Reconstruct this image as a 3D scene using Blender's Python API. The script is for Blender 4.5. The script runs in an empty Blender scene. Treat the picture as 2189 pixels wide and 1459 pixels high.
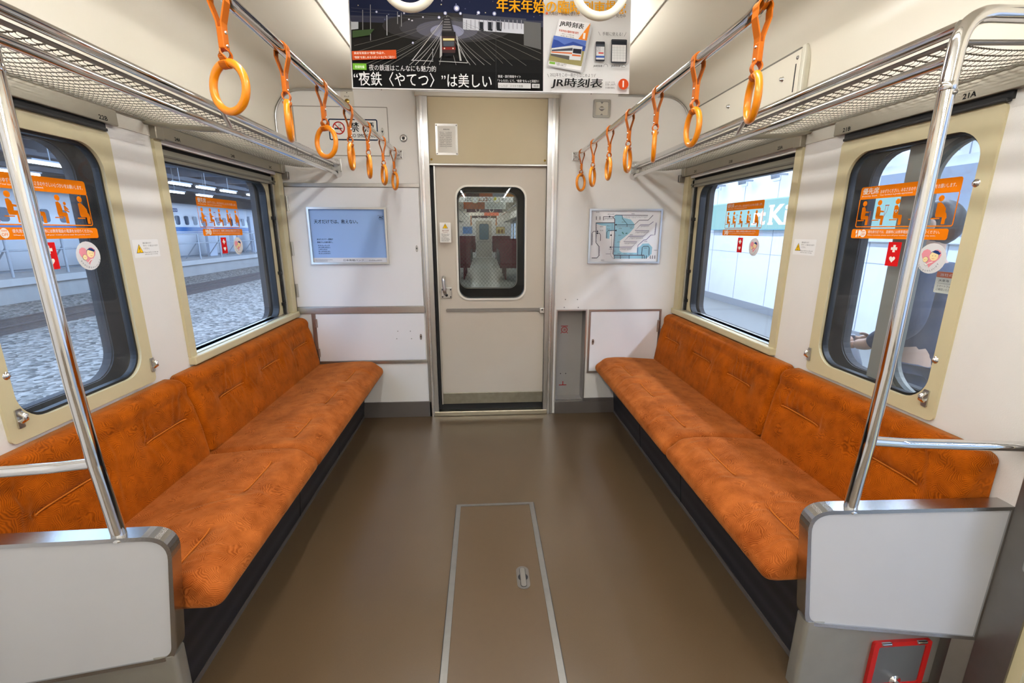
import bpy, math, random
from math import pi, sin, cos, radians
from mathutils import Vector, Matrix
from mathutils.geometry import tessellate_polygon
random.seed(7)
SC = bpy.context.scene
COL = SC.collection

# ------------------------------------------------------------------ camera
cd = bpy.data.cameras.new('camera')
cd.sensor_fit = 'HORIZONTAL'; cd.sensor_width = 36.0
cd.lens = 966.049 / 2189 * 36.0
cd.clip_start = 0.02; cd.clip_end = 300
camo = bpy.data.objects.new('camera', cd); COL.objects.link(camo)
PIT, YAW, ROL = -0.2403, -0.0628, 0.0012
fw = Vector((-sin(YAW) * cos(PIT), cos(YAW) * cos(PIT), sin(PIT)))
rt = fw.cross(Vector((0, 0, 1))).normalized(); up = rt.cross(fw)
r2 = rt * cos(ROL) + up * sin(ROL); u2 = up * cos(ROL) - rt * sin(ROL)
camo.matrix_world = Matrix(((r2.x, u2.x, -fw.x, -0.0429), (r2.y, u2.y, -fw.y, 0.0), (r2.z, u2.z, -fw.z, 1.3357), (0, 0, 0, 1)))
SC.camera = camo

# ------------------------------------------------------------------ world, exposure
W = bpy.data.worlds.new('overcast_sky'); SC.world = W; W.use_nodes = True
bg = W.node_tree.nodes['Background']
bg.inputs[0].default_value = (0.47, 0.66, 1.0, 1); bg.inputs[1].default_value = 5.0
SC.view_settings.view_transform = 'Standard'; SC.view_settings.look = 'None'
SC.view_settings.exposure = 0.0; SC.view_settings.gamma = 1.0
SC.view_settings.use_curve_mapping = False
try:
    SC.cycles.use_denoising = True
    SC.cycles.max_bounces = 10; SC.cycles.diffuse_bounces = 5; SC.cycles.glossy_bounces = 5
    SC.cycles.transparent_max_bounces = 16; SC.cycles.caustics_reflective = False; SC.cycles.caustics_refractive = False
    SC.cycles.sample_clamp_indirect = 6.0
except Exception:
    pass
LAMP = 69.0          # radiance of the ceiling tubes

# ------------------------------------------------------------------ helpers
def lin(c):
    return tuple(((x / 255) / 12.92 if x <= 10 else (((x / 255) + 0.055) / 1.055) ** 2.4) for x in c)

MATS = {}
def P(name, rgb, rough=0.5, metal=0.0, spec=0.5, var=0.0, vscale=30, bump=0.0, bscale=300, coat=0.0, emit=0.0, stretch=None):
    if name in MATS: return MATS[name]
    m = bpy.data.materials.new(name); m.use_nodes = True; nt = m.node_tree; b = nt.nodes['Principled BSDF']
    c = lin(rgb)
    b.inputs['Base Color'].default_value = (*c, 1); b.inputs['Roughness'].default_value = rough
    b.inputs['Metallic'].default_value = metal; b.inputs['Specular IOR Level'].default_value = spec
    b.inputs['Coat Weight'].default_value = coat
    if emit:
        b.inputs['Emission Color'].default_value = (*c, 1); b.inputs['Emission Strength'].default_value = emit
    if var or bump:
        tc = nt.nodes.new('ShaderNodeTexCoord'); src = tc.outputs['Object']
        if stretch:
            mp = nt.nodes.new('ShaderNodeMapping'); mp.inputs['Scale'].default_value = stretch
            nt.links.new(src, mp.inputs[0]); src = mp.outputs[0]
    if var:
        n = nt.nodes.new('ShaderNodeTexNoise'); n.inputs['Scale'].default_value = vscale; n.inputs['Detail'].default_value = 5
        nt.links.new(src, n.inputs['Vector'])
        mx = nt.nodes.new('ShaderNodeMix'); mx.data_type = 'RGBA'
        mx.inputs[6].default_value = (*[x * (1 - var) for x in c], 1); mx.inputs[7].default_value = (*[min(1, x * (1 + var)) for x in c], 1)
        nt.links.new(n.outputs['Fac'], mx.inputs[0]); nt.links.new(mx.outputs[2], b.inputs['Base Color'])
    if bump:
        n2 = nt.nodes.new('ShaderNodeTexNoise'); n2.inputs['Scale'].default_value = bscale; n2.inputs['Detail'].default_value = 3
        nt.links.new(src, n2.inputs['Vector'])
        bp = nt.nodes.new('ShaderNodeBump'); bp.inputs['Strength'].default_value = bump; bp.inputs['Distance'].default_value = 0.002
        nt.links.new(n2.outputs['Fac'], bp.inputs['Height']); nt.links.new(bp.outputs[0], b.inputs['Normal'])
    MATS[name] = m
    return m

def ink(rgb):
    return P('ink_%02x%02x%02x' % tuple(rgb), rgb, 0.7, spec=0.12)

def emis(name, rgb, strength):
    if name in MATS: return MATS[name]
    m = bpy.data.materials.new(name); m.use_nodes = True; nt = m.node_tree; nt.nodes.clear()
    e = nt.nodes.new('ShaderNodeEmission'); e.inputs[0].default_value = (*lin(rgb), 1); e.inputs[1].default_value = strength
    o = nt.nodes.new('ShaderNodeOutputMaterial'); nt.links.new(e.outputs[0], o.inputs[0])
    MATS[name] = m; return m

def glass(name, tint=(0.93, 0.96, 0.97), veil=0.045, fres=1.5):
    if name in MATS: return MATS[name]
    m = bpy.data.materials.new(name); m.use_nodes = True; nt = m.node_tree; nt.nodes.clear()
    t = nt.nodes.new('ShaderNodeBsdfTransparent'); t.inputs[0].default_value = (*tint, 1)
    g = nt.nodes.new('ShaderNodeBsdfGlossy'); g.inputs['Roughness'].default_value = 0.015
    d = nt.nodes.new('ShaderNodeBsdfDiffuse'); d.inputs[0].default_value = (0.8, 0.84, 0.9, 1)
    ge = nt.nodes.new('ShaderNodeNewGeometry'); dp = nt.nodes.new('ShaderNodeVectorMath'); dp.operation = 'DOT_PRODUCT'
    nt.links.new(ge.outputs['Normal'], dp.inputs[0]); nt.links.new(ge.outputs['Incoming'], dp.inputs[1])
    ab = nt.nodes.new('ShaderNodeMath'); ab.operation = 'ABSOLUTE'; nt.links.new(dp.outputs['Value'], ab.inputs[0])
    om = nt.nodes.new('ShaderNodeMath'); om.operation = 'SUBTRACT'; om.inputs[0].default_value = 1.0; nt.links.new(ab.outputs[0], om.inputs[1])
    pw_ = nt.nodes.new('ShaderNodeMath'); pw_.operation = 'POWER'; pw_.inputs[1].default_value = 5; nt.links.new(om.outputs[0], pw_.inputs[0])
    f = nt.nodes.new('ShaderNodeMath'); f.operation = 'MULTIPLY_ADD'; f.inputs[1].default_value = .9; f.inputs[2].default_value = .035; nt.links.new(pw_.outputs[0], f.inputs[0])
    tc = nt.nodes.new('ShaderNodeTexCoord'); n = nt.nodes.new('ShaderNodeTexNoise'); n.inputs['Scale'].default_value = 14; n.inputs['Detail'].default_value = 8
    nt.links.new(tc.outputs['Object'], n.inputs['Vector'])
    mu = nt.nodes.new('ShaderNodeMath'); mu.operation = 'MULTIPLY'; mu.inputs[1].default_value = veil * 2
    nt.links.new(n.outputs['Fac'], mu.inputs[0])
    a = nt.nodes.new('ShaderNodeMixShader'); b = nt.nodes.new('ShaderNodeMixShader')
    nt.links.new(mu.outputs[0], a.inputs[0]); nt.links.new(t.outputs[0], a.inputs[1]); nt.links.new(d.outputs[0], a.inputs[2])
    nt.links.new(f.outputs[0], b.inputs[0]); nt.links.new(a.outputs[0], b.inputs[1]); nt.links.new(g.outputs[0], b.inputs[2])
    o = nt.nodes.new('ShaderNodeOutputMaterial'); nt.links.new(b.outputs[0], o.inputs[0])
    MATS[name] = m; return m

def V(*a): return Vector(a)

def rr(u0, v0, u1, v1, r=0.0, n=7, corners=(1, 1, 1, 1)):
    """rounded rectangle, counter-clockwise from the lower left; corners: ll, lr, ur, ul"""
    out = []
    for (cx, cy, a0, k) in ((u0, v0, pi, 0), (u1, v0, 1.5 * pi, 1), (u1, v1, 0, 2), (u0, v1, .5 * pi, 3)):
        if r <= 0 or not corners[k]:
            out.append((cx, cy)); continue
        ox = cx + (r if k in (0, 3) else -r); oy = cy + (r if k in (0, 1) else -r)
        for i in range(n + 1):
            a = a0 + .5 * pi * i / n
            out.append((ox + r * cos(a), oy + r * sin(a)))
    return out

def circ(cx, cy, r, n=28, ry=None):
    ry = r if ry is None else ry
    return [(cx + r * cos(2 * pi * i / n), cy + ry * sin(2 * pi * i / n)) for i in range(n)]

def fillet(pts, r, n=6):
    pts = [Vector(p) for p in pts]; out = [pts[0]]
    for i in range(1, len(pts) - 1):
        a, b, c = pts[i - 1], pts[i], pts[i + 1]
        d1 = (a - b); d2 = (c - b); l1, l2 = d1.length, d2.length
        d1.normalize(); d2.normalize(); ang = d1.angle(d2)
        if ang > pi - 0.02: out.append(b); continue
        t = min(r / math.tan(ang / 2), .49 * l1, .49 * l2); p, q = b + d1 * t, b + d2 * t
        for k in range(n + 1):
            s = k / n; out.append(p.lerp(b, s).lerp(b.lerp(q, s), s))
    out.append(pts[-1]); return out

_T = {}
def text2d(body, bold=0.0):
    k = (body, bold)
    if k in _T: return _T[k]
    c = bpy.data.curves.new('t', 'FONT'); c.body = body; c.offset = bold; c.resolution_u = 2
    o = bpy.data.objects.new('t', c); COL.objects.link(o)
    dg = bpy.context.evaluated_depsgraph_get(); dg.update()
    m = bpy.data.meshes.new_from_object(o.evaluated_get(dg))
    vs = [(v.co.x, v.co.y) for v in m.vertices]; fs = [tuple(p.vertices) for p in m.polygons]
    bpy.data.objects.remove(o); bpy.data.curves.remove(c); bpy.data.meshes.remove(m)
    if not vs: vs = [(0, 0)]
    x0 = min(v[0] for v in vs); x1 = max(v[0] for v in vs); y0 = min(v[1] for v in vs); y1 = max(v[1] for v in vs)
    _T[k] = (vs, fs, x0, x1, y0, y1); return _T[k]

class G:
    """collects shapes and links them as one mesh object"""
    def __init__(s): s.v = []; s.f = []; s.m = []; s.s = []; s.mats = []
    def mi(s, mat):
        if mat not in s.mats: s.mats.append(mat)
        return s.mats.index(mat)
    def add(s, vs, fs, mat, smooth=False):
        o = len(s.v); k = s.mi(mat); s.v += [tuple(v) for v in vs]
        for f in fs: s.f.append(tuple(o + i for i in f)); s.m.append(k); s.s.append(smooth)
        return s
    def box(s, a, b, mat):
        (x0, y0, z0), (x1, y1, z1) = a, b
        x0, x1 = min(x0, x1), max(x0, x1); y0, y1 = min(y0, y1), max(y0, y1); z0, z1 = min(z0, z1), max(z0, z1)
        vs = [(x0, y0, z0), (x1, y0, z0), (x1, y1, z0), (x0, y1, z0), (x0, y0, z1), (x1, y0, z1), (x1, y1, z1), (x0, y1, z1)]
        return s.add(vs, [(0, 3, 2, 1), (4, 5, 6, 7), (0, 1, 5, 4), (1, 2, 6, 5), (2, 3, 7, 6), (3, 0, 4, 7)], mat)
    def prism(s, loops, o, u, v, h0, h1, mat, smooth=False, caps=(1, 1)):
        """polygon with holes in the plane (o,u,v), pushed from h0 to h1 along u x v"""
        o, u, v = Vector(o), Vector(u), Vector(v); n = u.cross(v)
        P2 = [p for l in loops for p in l]
        tri = tessellate_polygon([[Vector((p[0], p[1], 0)) for p in l] for l in loops])
        N = len(P2); vs = [o + u * p[0] + v * p[1] + n * h1 for p in P2] + [o + u * p[0] + v * p[1] + n * h0 for p in P2]
        fs = []
        for t in tri:
            a, b, c = [P2[i] for i in t]
            if (b[0] - a[0]) * (c[1] - a[1]) - (b[1] - a[1]) * (c[0] - a[0]) < 0: t = (t[0], t[2], t[1])
            if caps[0]: fs.append((t[0], t[1], t[2]))
            if caps[1]: fs.append((N + t[0], N + t[2], N + t[1]))
        s.add(vs, fs, mat)
        k = 0; side = []
        for li, l in enumerate(loops):
            ar = sum(l[i][0] * l[(i + 1) % len(l)][1] - l[(i + 1) % len(l)][0] * l[i][1] for i in range(len(l)))
            fl = (ar > 0) == (li == 0)
            for i in range(len(l)):
                a, b = k + i, k + (i + 1) % len(l)
                side.append((a + N, b + N, b, a) if fl else (b + N, a + N, a, b))
            k += len(l)
        return s.add(vs, side, mat, smooth)
    def tube(s, pts, r, mat, seg=12, closed=False, cap=True, rad=None):
        pts = [Vector(p) for p in pts]; n = len(pts); rings = []
        nx = None
        for i in range(n):
            if closed: t = (pts[(i + 1) % n] - pts[i - 1])
            else: t = pts[min(i + 1, n - 1)] - pts[max(i - 1, 0)]
            t.normalize()
            if nx is None:
                a = Vector((0, 0, 1)) if abs(t.z) < .9 else Vector((1, 0, 0)); nx = t.cross(a).normalized()
            nx = (nx - t * nx.dot(t)).normalized(); ny = t.cross(nx)
            R = rad[i] if rad else r
            rings.append([pts[i] + nx * R * cos(2 * pi * k / seg) + ny * R * sin(2 * pi * k / seg) for k in range(seg)])
        vs = [p for q in rings for p in q]; fs = []
        for i in range(n if closed else n - 1):
            j = (i + 1) % n
            for k in range(seg): fs.append((i * seg + k, i * seg + (k + 1) % seg, j * seg + (k + 1) % seg, j * seg + k))
        s.add(vs, fs, mat, True)
        if cap and not closed:
            s.add(rings[0], [tuple(range(seg))[::-1]], mat); s.add(rings[-1], [tuple(range(seg))], mat)
        return s
    def lathe(s, prof, o, ax, mat, seg=20):
        o, ax = Vector(o), Vector(ax).normalized(); a = Vector((0, 0, 1)) if abs(ax.z) < .9 else Vector((1, 0, 0))
        e1 = ax.cross(a).normalized(); e2 = ax.cross(e1); vs = []
        for (r, h) in prof:
            for k in range(seg): vs.append(o + ax * h + (e1 * cos(2 * pi * k / seg) + e2 * sin(2 * pi * k / seg)) * max(r, 1e-5))
        fs = []
        for i in range(len(prof) - 1):
            for k in range(seg): fs.append((i * seg + k, i * seg + (k + 1) % seg, (i + 1) * seg + (k + 1) % seg, (i + 1) * seg + k))
        return s.add(vs, fs, mat, True)
    def torus(s, o, ax, R, r, mat, seg=40, sub=12):
        o, ax = Vector(o), Vector(ax).normalized(); a = Vector((0, 0, 1)) if abs(ax.z) < .9 else Vector((1, 0, 0))
        e1 = ax.cross(a).normalized(); e2 = ax.cross(e1)
        return s.tube([o + (e1 * cos(2 * pi * k / seg) + e2 * sin(2 * pi * k / seg)) * R for k in range(seg)], r, mat, sub, closed=True)
    def build(s, name, parent=None, bevel=0.0, segs=2, smooth=False):
        me = bpy.data.meshes.new(name); me.from_pydata(s.v, [], s.f); me.update()
        for m in s.mats: me.materials.append(m)
        me.polygons.foreach_set('material_index', s.m)
        me.polygons.foreach_set('use_smooth', [True] * len(s.f) if smooth else s.s)
        ob = bpy.data.objects.new(name, me); COL.objects.link(ob)
        if parent is not None:
            ob.parent = parent; ob.matrix_parent_inverse = Matrix.Translation(-parent.location)
        if bevel:
            bm = ob.modifiers.new('bevel', 'BEVEL'); bm.width = bevel; bm.segments = segs; bm.limit_method = 'ANGLE'; bm.angle_limit = radians(40)
        return ob

class Art(G):
    """flat print: every shape lies a hair above the one before"""
    def __init__(s, o, u, v, step=0.00016, z=0.0):
        super().__init__(); s.o = Vector(o); s.u = Vector(u); s.vv = Vector(v); s.n = s.u.cross(s.vv); s.k = z; s.st = step
    def at(s, x, y): return s.o + s.u * x + s.vv * y + s.n * s.k
    def poly(s, pts, rgb, up_=True):
        m = rgb if not isinstance(rgb, tuple) else ink(rgb)
        if up_: s.k += s.st
        if len(pts) <= 4 : s.add([s.at(*p) for p in pts], [tuple(range(len(pts)))], m); return s
        t = tessellate_polygon([[Vector((p[0], p[1], 0)) for p in pts]])
        fs = []
        for q in t:
            a, b, c = [pts[i] for i in q]
            if (b[0] - a[0]) * (c[1] - a[1]) - (b[1] - a[1]) * (c[0] - a[0]) < 0: q = (q[0], q[2], q[1])
            fs.append(tuple(q))
        s.add([s.at(*p) for p in pts], fs, m); return s
    def rect(s, x0, y0, x1, y1, rgb, r=0.0, up_=True): return s.poly(rr(x0, y0, x1, y1, r), rgb, up_)
    def frame(s, x0, y0, x1, y1, w, rgb, r=0.0):
        s.k += s.st; m = ink(rgb)
        o = rr(x0, y0, x1, y1, r); i = rr(x0 + w, y0 + w, x1 - w, y1 - w, max(r - w, 0) if r else 0)
        if len(o) != len(i): i = rr(x0 + w, y0 + w, x1 - w, y1 - w, 0.0005 if r else 0)
        n = len(o); s.add([s.at(*p) for p in o + i], [(k, (k + 1) % n, n + (k + 1) % n, n + k) for k in range(n)], m); return s
    def disc(s, x, y, r, rgb, ry=None, up_=True): return s.poly(circ(x, y, r, 24, ry), rgb, up_)
    def line(s, pts, w, rgb, up_=True, w2=None):
        if up_: s.k += s.st
        m = rgb if not isinstance(rgb, tuple) else ink(rgb); pts = [Vector((p[0], p[1])) for p in pts]; n = len(pts); L = []; R = []
        for i in range(n):
            t = (pts[min(i + 1, n - 1)] - pts[max(i - 1, 0)]); t.normalize()
            q = Vector((-t.y, t.x)); ww = w if w2 is None else w + (w2 - w) * i / (n - 1)
            L.append(s.at(*(pts[i] + q * ww / 2))); R.append(s.at(*(pts[i] - q * ww / 2)))
        s.add(L + R, [(n + i, n + i + 1, i + 1, i) for i in range(n - 1)], m); return s
    def text(s, body, x, y, h, rgb, w=None, bold=0.0, align='l', shear=0.0, rot=0.0):
        """lower left at (x, y), h tall; w squeezes to a width"""
        if bold > .010 and any(ord(ch) > 0x2fff for ch in body):      # heavy strokes of dense characters: shifted double print
            for d in (-.012, .012):
                s.text(body, x + h * d * bold * 60 * cos(rot), y + h * d * bold * 60 * sin(rot), h, rgb, w, .006, align, shear, rot)
            return s
        vs, fs, x0, x1, y0, y1 = text2d(body, bold); s.k += s.st
        sy = h / max(y1 - y0, 1e-6); sx = sy if w is None else w / max(x1 - x0, 1e-6); W_ = (x1 - x0) * sx
        dx = {'l': 0, 'c': -W_ / 2, 'r': -W_}[align]; m = rgb if not isinstance(rgb, tuple) else ink(rgb); pts = []
        for a, b in vs:
            px = (a - x0) * sx + dx; py = (b - y0) * sy; px += shear * py
            pts.append(s.at(x + px * cos(rot) - py * sin(rot), y + px * sin(rot) + py * cos(rot)))
        s.add(pts, fs, m); return s
    def scribble(s, x, y, w, h, rgb, seed=0):
        """a line of print too small to read"""
        rnd = random.Random(seed); p = x; s.k += s.st; m = ink(rgb)
        while p < x + w:
            d = h * rnd.uniform(.55, .95); e = min(p + d, x + w)
            s.add([s.at(p, y), s.at(e, y), s.at(e, y + h * .22), s.at(p, y + h * .22)], [(0, 1, 2, 3)], m)
            if rnd.random() < .8: s.add([s.at(p, y + h * .75), s.at(e, y + h * .75), s.at(e, y + h), s.at(p, y + h)], [(0, 1, 2, 3)], m)
            q = p + d * rnd.uniform(.1, .6); s.add([s.at(q, y + h * .22), s.at(q + h * .2, y + h * .22), s.at(q + h * .2, y + h * .75), s.at(q, y + h * .75)], [(0, 1, 2, 3)], m)
            p = e + h * .22
        return s

def thing(name, label, cat, loc=(0, 0, 0), group=None):
    o = bpy.data.objects.new(name, None); COL.objects.link(o); o.location = loc; o.empty_display_size = .05
    return tag(o, label, cat, group)
def tag(o, label, cat, group=None):
    o['label'] = label; o['category'] = cat
    if group: o['group'] = group
    return o
def struct(o, label=None, cat=None):
    o['kind'] = 'structure'
    if label: o['label'] = label; o['category'] = cat or o.name.split('_')[0]
    return o
def stroot(name, label, cat):
    o = thing(name, label, cat); o['kind'] = 'structure'; return o
def dup(root, loc, label, group=None, rz=None):
    r = root.copy(); COL.objects.link(r); r.location = loc; r['label'] = label
    if rz is not None: r.rotation_euler = (0, 0, rz)
    if group: r['group'] = group
    for ch in list(root.children):
        c = ch.copy(); COL.objects.link(c); c.parent = r
        for g in list(ch.children):
            d = g.copy(); COL.objects.link(d); d.parent = c
    return r

# ------------------------------------------------------------------ materials
wallm = P('wall_laminate', (228, 225, 219), .42, var=.03, vscale=6, bump=.25, bscale=420)
ceilm = P('ceiling_laminate', (218, 211, 193), .30, var=.02, vscale=4)
whitem = P('white_laminate', (228, 228, 228), .38, var=.02, vscale=5, bump=.1, bscale=500)
panelw = P('panel_laminate', (182, 182, 183), .33, var=.04, vscale=7)
beige = P('beige_paint', (186, 172, 140), .42, var=.05, vscale=5)
doorm = P('door_paint', (192, 183, 168), .35, var=.04, vscale=4)
cream = P('cream_frame', (198, 187, 150), .45, var=.06, vscale=14)
steel = P('brushed_steel', (186, 184, 180), .32, 1.0, var=.06, vscale=40, bump=.05, bscale=200)
dsteel = P('dull_steel', (142, 138, 134), .42, 1.0, var=.08, vscale=20)
alu = P('aluminium', (205, 204, 200), .30, 1.0)
chrome = P('chrome', (226, 226, 226), .07, 1.0)
worn = P('worn_kick_steel', (150, 146, 132), .35, 1.0, var=.25, vscale=25)
header = P('header_metal', (150, 143, 128), .38, .75, var=.05, vscale=10)
dark = P('black_rubber', (16, 17, 20), .5)
darkgap = P('dark_gap', (9, 9, 10), .7)
pocket = P('pocket_dark', (40, 42, 48), .7)
olive = P('blind_bar', (128, 124, 110), .45, .3)
orange = P('strap_orange', (230, 136, 6), .30, coat=.25)
oband = P('strap_band', (180, 92, 4), .5, spec=.25)
ivory = P('ivory_plastic', (226, 220, 200), .35, coat=.2)
basem = P('base_board', (84, 78, 74), .45, var=.08, vscale=12)
nichem = P('niche_grey', (150, 146, 142), .45, var=.05, vscale=9)
redp = P('red_paint', (178, 22, 20), .35)
brass = P('brass', (190, 160, 80), .3, 1.0)
gl = glass('window_glass')
gl2 = glass('door_glass', (.9, .93, .92), .002)

def mat_floor():
    m = P('floor_vinyl', (118, 98, 79), .30, spec=.5); nt = m.node_tree; b = nt.nodes['Principled BSDF']
    tc = nt.nodes.new('ShaderNodeTexCoord'); n = nt.nodes.new('ShaderNodeTexNoise'); n.inputs['Scale'].default_value = 260; n.inputs['Detail'].default_value = 2
    n2 = nt.nodes.new('ShaderNodeTexNoise'); n2.inputs['Scale'].default_value = 3.2; n2.inputs['Detail'].default_value = 6
    nt.links.new(tc.outputs['Object'], n.inputs['Vector']); nt.links.new(tc.outputs['Object'], n2.inputs['Vector'])
    a = lin((76, 61, 43)); c = lin((86, 69, 50))
    mx = nt.nodes.new('ShaderNodeMix'); mx.data_type = 'RGBA'; mx.inputs[6].default_value = (*a, 1); mx.inputs[7].default_value = (*c, 1)
    add = nt.nodes.new('ShaderNodeMath'); add.operation = 'MULTIPLY_ADD'; add.inputs[1].default_value = .5
    nt.links.new(n.outputs['Fac'], add.inputs[0])
    h = nt.nodes.new('ShaderNodeMath'); h.operation = 'MULTIPLY'; h.inputs[1].default_value = .5; nt.links.new(n2.outputs['Fac'], h.inputs[0]); nt.links.new(h.outputs[0], add.inputs[2])
    nt.links.new(add.outputs[0], mx.inputs[0]); nt.links.new(mx.outputs[2], b.inputs['Base Color'])
    mr = nt.nodes.new('ShaderNodeMapRange'); mr.inputs[3].default_value = .24; mr.inputs[4].default_value = .28; nt.links.new(n2.outputs['Fac'], mr.inputs[0]); nt.links.new(mr.outputs[0], b.inputs['Roughness'])
    return m
floorm = mat_floor()

def mat_fabric(name, c0, c1):
    m = bpy.data.materials.new(name); m.use_nodes = True; nt = m.node_tree; b = nt.nodes['Principled BSDF']; N = nt.nodes.new; Lk = nt.links.new
    tc = N('ShaderNodeTexCoord')
    wn = N('ShaderNodeTexNoise'); wn.inputs['Scale'].default_value = 18; Lk(tc.outputs['Object'], wn.inputs['Vector'])
    ws = N('ShaderNodeVectorMath'); ws.operation = 'SCALE'; ws.inputs['Scale'].default_value = .03; Lk(wn.outputs['Color'], ws.inputs[0])
    wa = N('ShaderNodeVectorMath'); wa.operation = 'ADD'; Lk(tc.outputs['Object'], wa.inputs[0]); Lk(ws.outputs[0], wa.inputs[1])
    vo = N('ShaderNodeTexVoronoi'); vo.inputs['Scale'].default_value = 24; Lk(wa.outputs[0], vo.inputs['Vector'])
    sb = N('ShaderNodeVectorMath'); sb.operation = 'SUBTRACT'; sb.inputs[1].default_value = (.5, .5, .5); Lk(vo.outputs['Color'], sb.inputs[0])
    nm = N('ShaderNodeVectorMath'); nm.operation = 'NORMALIZE'; Lk(sb.outputs[0], nm.inputs[0])
    dt = N('ShaderNodeVectorMath'); dt.operation = 'DOT_PRODUCT'; Lk(nm.outputs[0], dt.inputs[0]); Lk(wa.outputs[0], dt.inputs[1])
    mu = N('ShaderNodeMath'); mu.operation = 'MULTIPLY'; mu.inputs[1].default_value = 1650; Lk(dt.outputs['Value'], mu.inputs[0])
    si = N('ShaderNodeMath'); si.operation = 'SINE'; Lk(mu.outputs[0], si.inputs[0])
    n1 = N('ShaderNodeTexNoise'); n1.inputs['Scale'].default_value = 11; n1.inputs['Detail'].default_value = 9; n1.inputs['Roughness'].default_value = .65; Lk(tc.outputs['Object'], n1.inputs['Vector'])
    f = N('ShaderNodeMath'); f.operation = 'MULTIPLY_ADD'; f.inputs[1].default_value = .26; Lk(si.outputs[0], f.inputs[0])
    mr = N('ShaderNodeMapRange'); mr.inputs[1].default_value = .25; mr.inputs[2].default_value = .75; Lk(n1.outputs['Fac'], mr.inputs[0]); Lk(mr.outputs[0], f.inputs[2])
    mx = N('ShaderNodeMix'); mx.data_type = 'RGBA'; mx.inputs[6].default_value = (*lin(c0), 1); mx.inputs[7].default_value = (*lin(c1), 1)
    Lk(f.outputs[0], mx.inputs[0]); Lk(mx.outputs[2], b.inputs['Base Color'])
    b.inputs['Roughness'].default_value = .85; b.inputs['Specular IOR Level'].default_value = .06
    b.inputs['Sheen Weight'].default_value = .22; b.inputs['Sheen Roughness'].default_value = .4; b.inputs['Sheen Tint'].default_value = (1, .58, .25, 1)
    bp = N('ShaderNodeBump'); bp.inputs['Strength'].default_value = .25; bp.inputs['Distance'].default_value = .0012; Lk(si.outputs[0], bp.inputs['Height']); Lk(bp.outputs[0], b.inputs['Normal'])
    MATS[name] = m; return m
fabric = mat_fabric('orange_moquette', (108, 46, 0), (172, 84, 8))
fabric2 = mat_fabric('lit_moquette', (120, 55, 15), (184, 102, 44))  # lighter copy for the cushions: light on the nap put into the colour
seamf = P('seam_thread', (190, 106, 36), .8, spec=.1)

def mat_perf():
    m = P('perforated_base', (44, 44, 48), .45, .4); nt = m.node_tree; b = nt.nodes['Principled BSDF']
    tc = nt.nodes.new('ShaderNodeTexCoord'); vo = nt.nodes.new('ShaderNodeTexVoronoi'); vo.inputs['Scale'].default_value = 150; vo.inputs['Randomness'].default_value = 0
    nt.links.new(tc.outputs['Object'], vo.inputs['Vector'])
    mr = nt.nodes.new('ShaderNodeMapRange'); mr.inputs[1].default_value = .3; mr.inputs[2].default_value = .5; nt.links.new(vo.outputs['Distance'], mr.inputs[0])
    mx = nt.nodes.new('ShaderNodeMix'); mx.data_type = 'RGBA'; mx.inputs[6].default_value = (.006, .006, .007, 1); mx.inputs[7].default_value = (*lin((58, 58, 64)), 1)
    nt.links.new(mr.outputs[0], mx.inputs[0]); nt.links.new(mx.outputs[2], b.inputs['Base Color']); return m
perf = mat_perf()

X, Y, Z = V(1, 0, 0), V(0, 1, 0), V(0, 0, 1)
D = 3.159
WX = 1.33

# ================================================================== SETTING: the carriage shell
g = G(); g.box((-1.42, -5, -.06), (1.42, D + .02, 0), floorm); struct(g.build('floor'), 'brown vinyl floor running down the carriage', 'floor')

# ceiling: cove arcs and flat middle, one extruded section
prof = []
for sx in (1, -1):
    q = [(WX, 1.742)] + [(1.155 + .175 * cos(a), 2.012 + .175 * sin(a)) for a in [i * pi / 2 / 10 for i in range(11)]] + [(.662, 2.19)]
    prof.append([(sx * a, b) for a, b in q])
line = prof[0] + prof[1][::-1]
g = G(); n = len(line); vs = []
for y in (-5, D + .01): vs += [(p[0], y, p[1]) for p in line]
for y in (-5, D + .01): vs += [(p[0] * 1.03, y, p[1] + .03) for p in line]
fs = []
for i in range(n - 1): fs += [(i, n + i, n + i + 1, i + 1), (2 * n + i, 2 * n + i + 1, 3 * n + i + 1, 3 * n + i)]
g.add(vs, fs, ceilm, True); struct(g.build('ceiling'), 'cream ceiling with rounded coves', 'ceiling')
# joint lines in the ceiling
for i, sx in enumerate((-1, 1)):
    g = G(); g.box((sx * .660, -5, 2.186), (sx * .6635, D, 2.1915), P('joint', (120, 116, 106), .6)); struct(g.build('trim_%d' % (1 + i)), 'thin dark ceiling joint line ' + ('on the train-side half' if sx < 0 else 'on the platform-side half'), 'trim')

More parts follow.
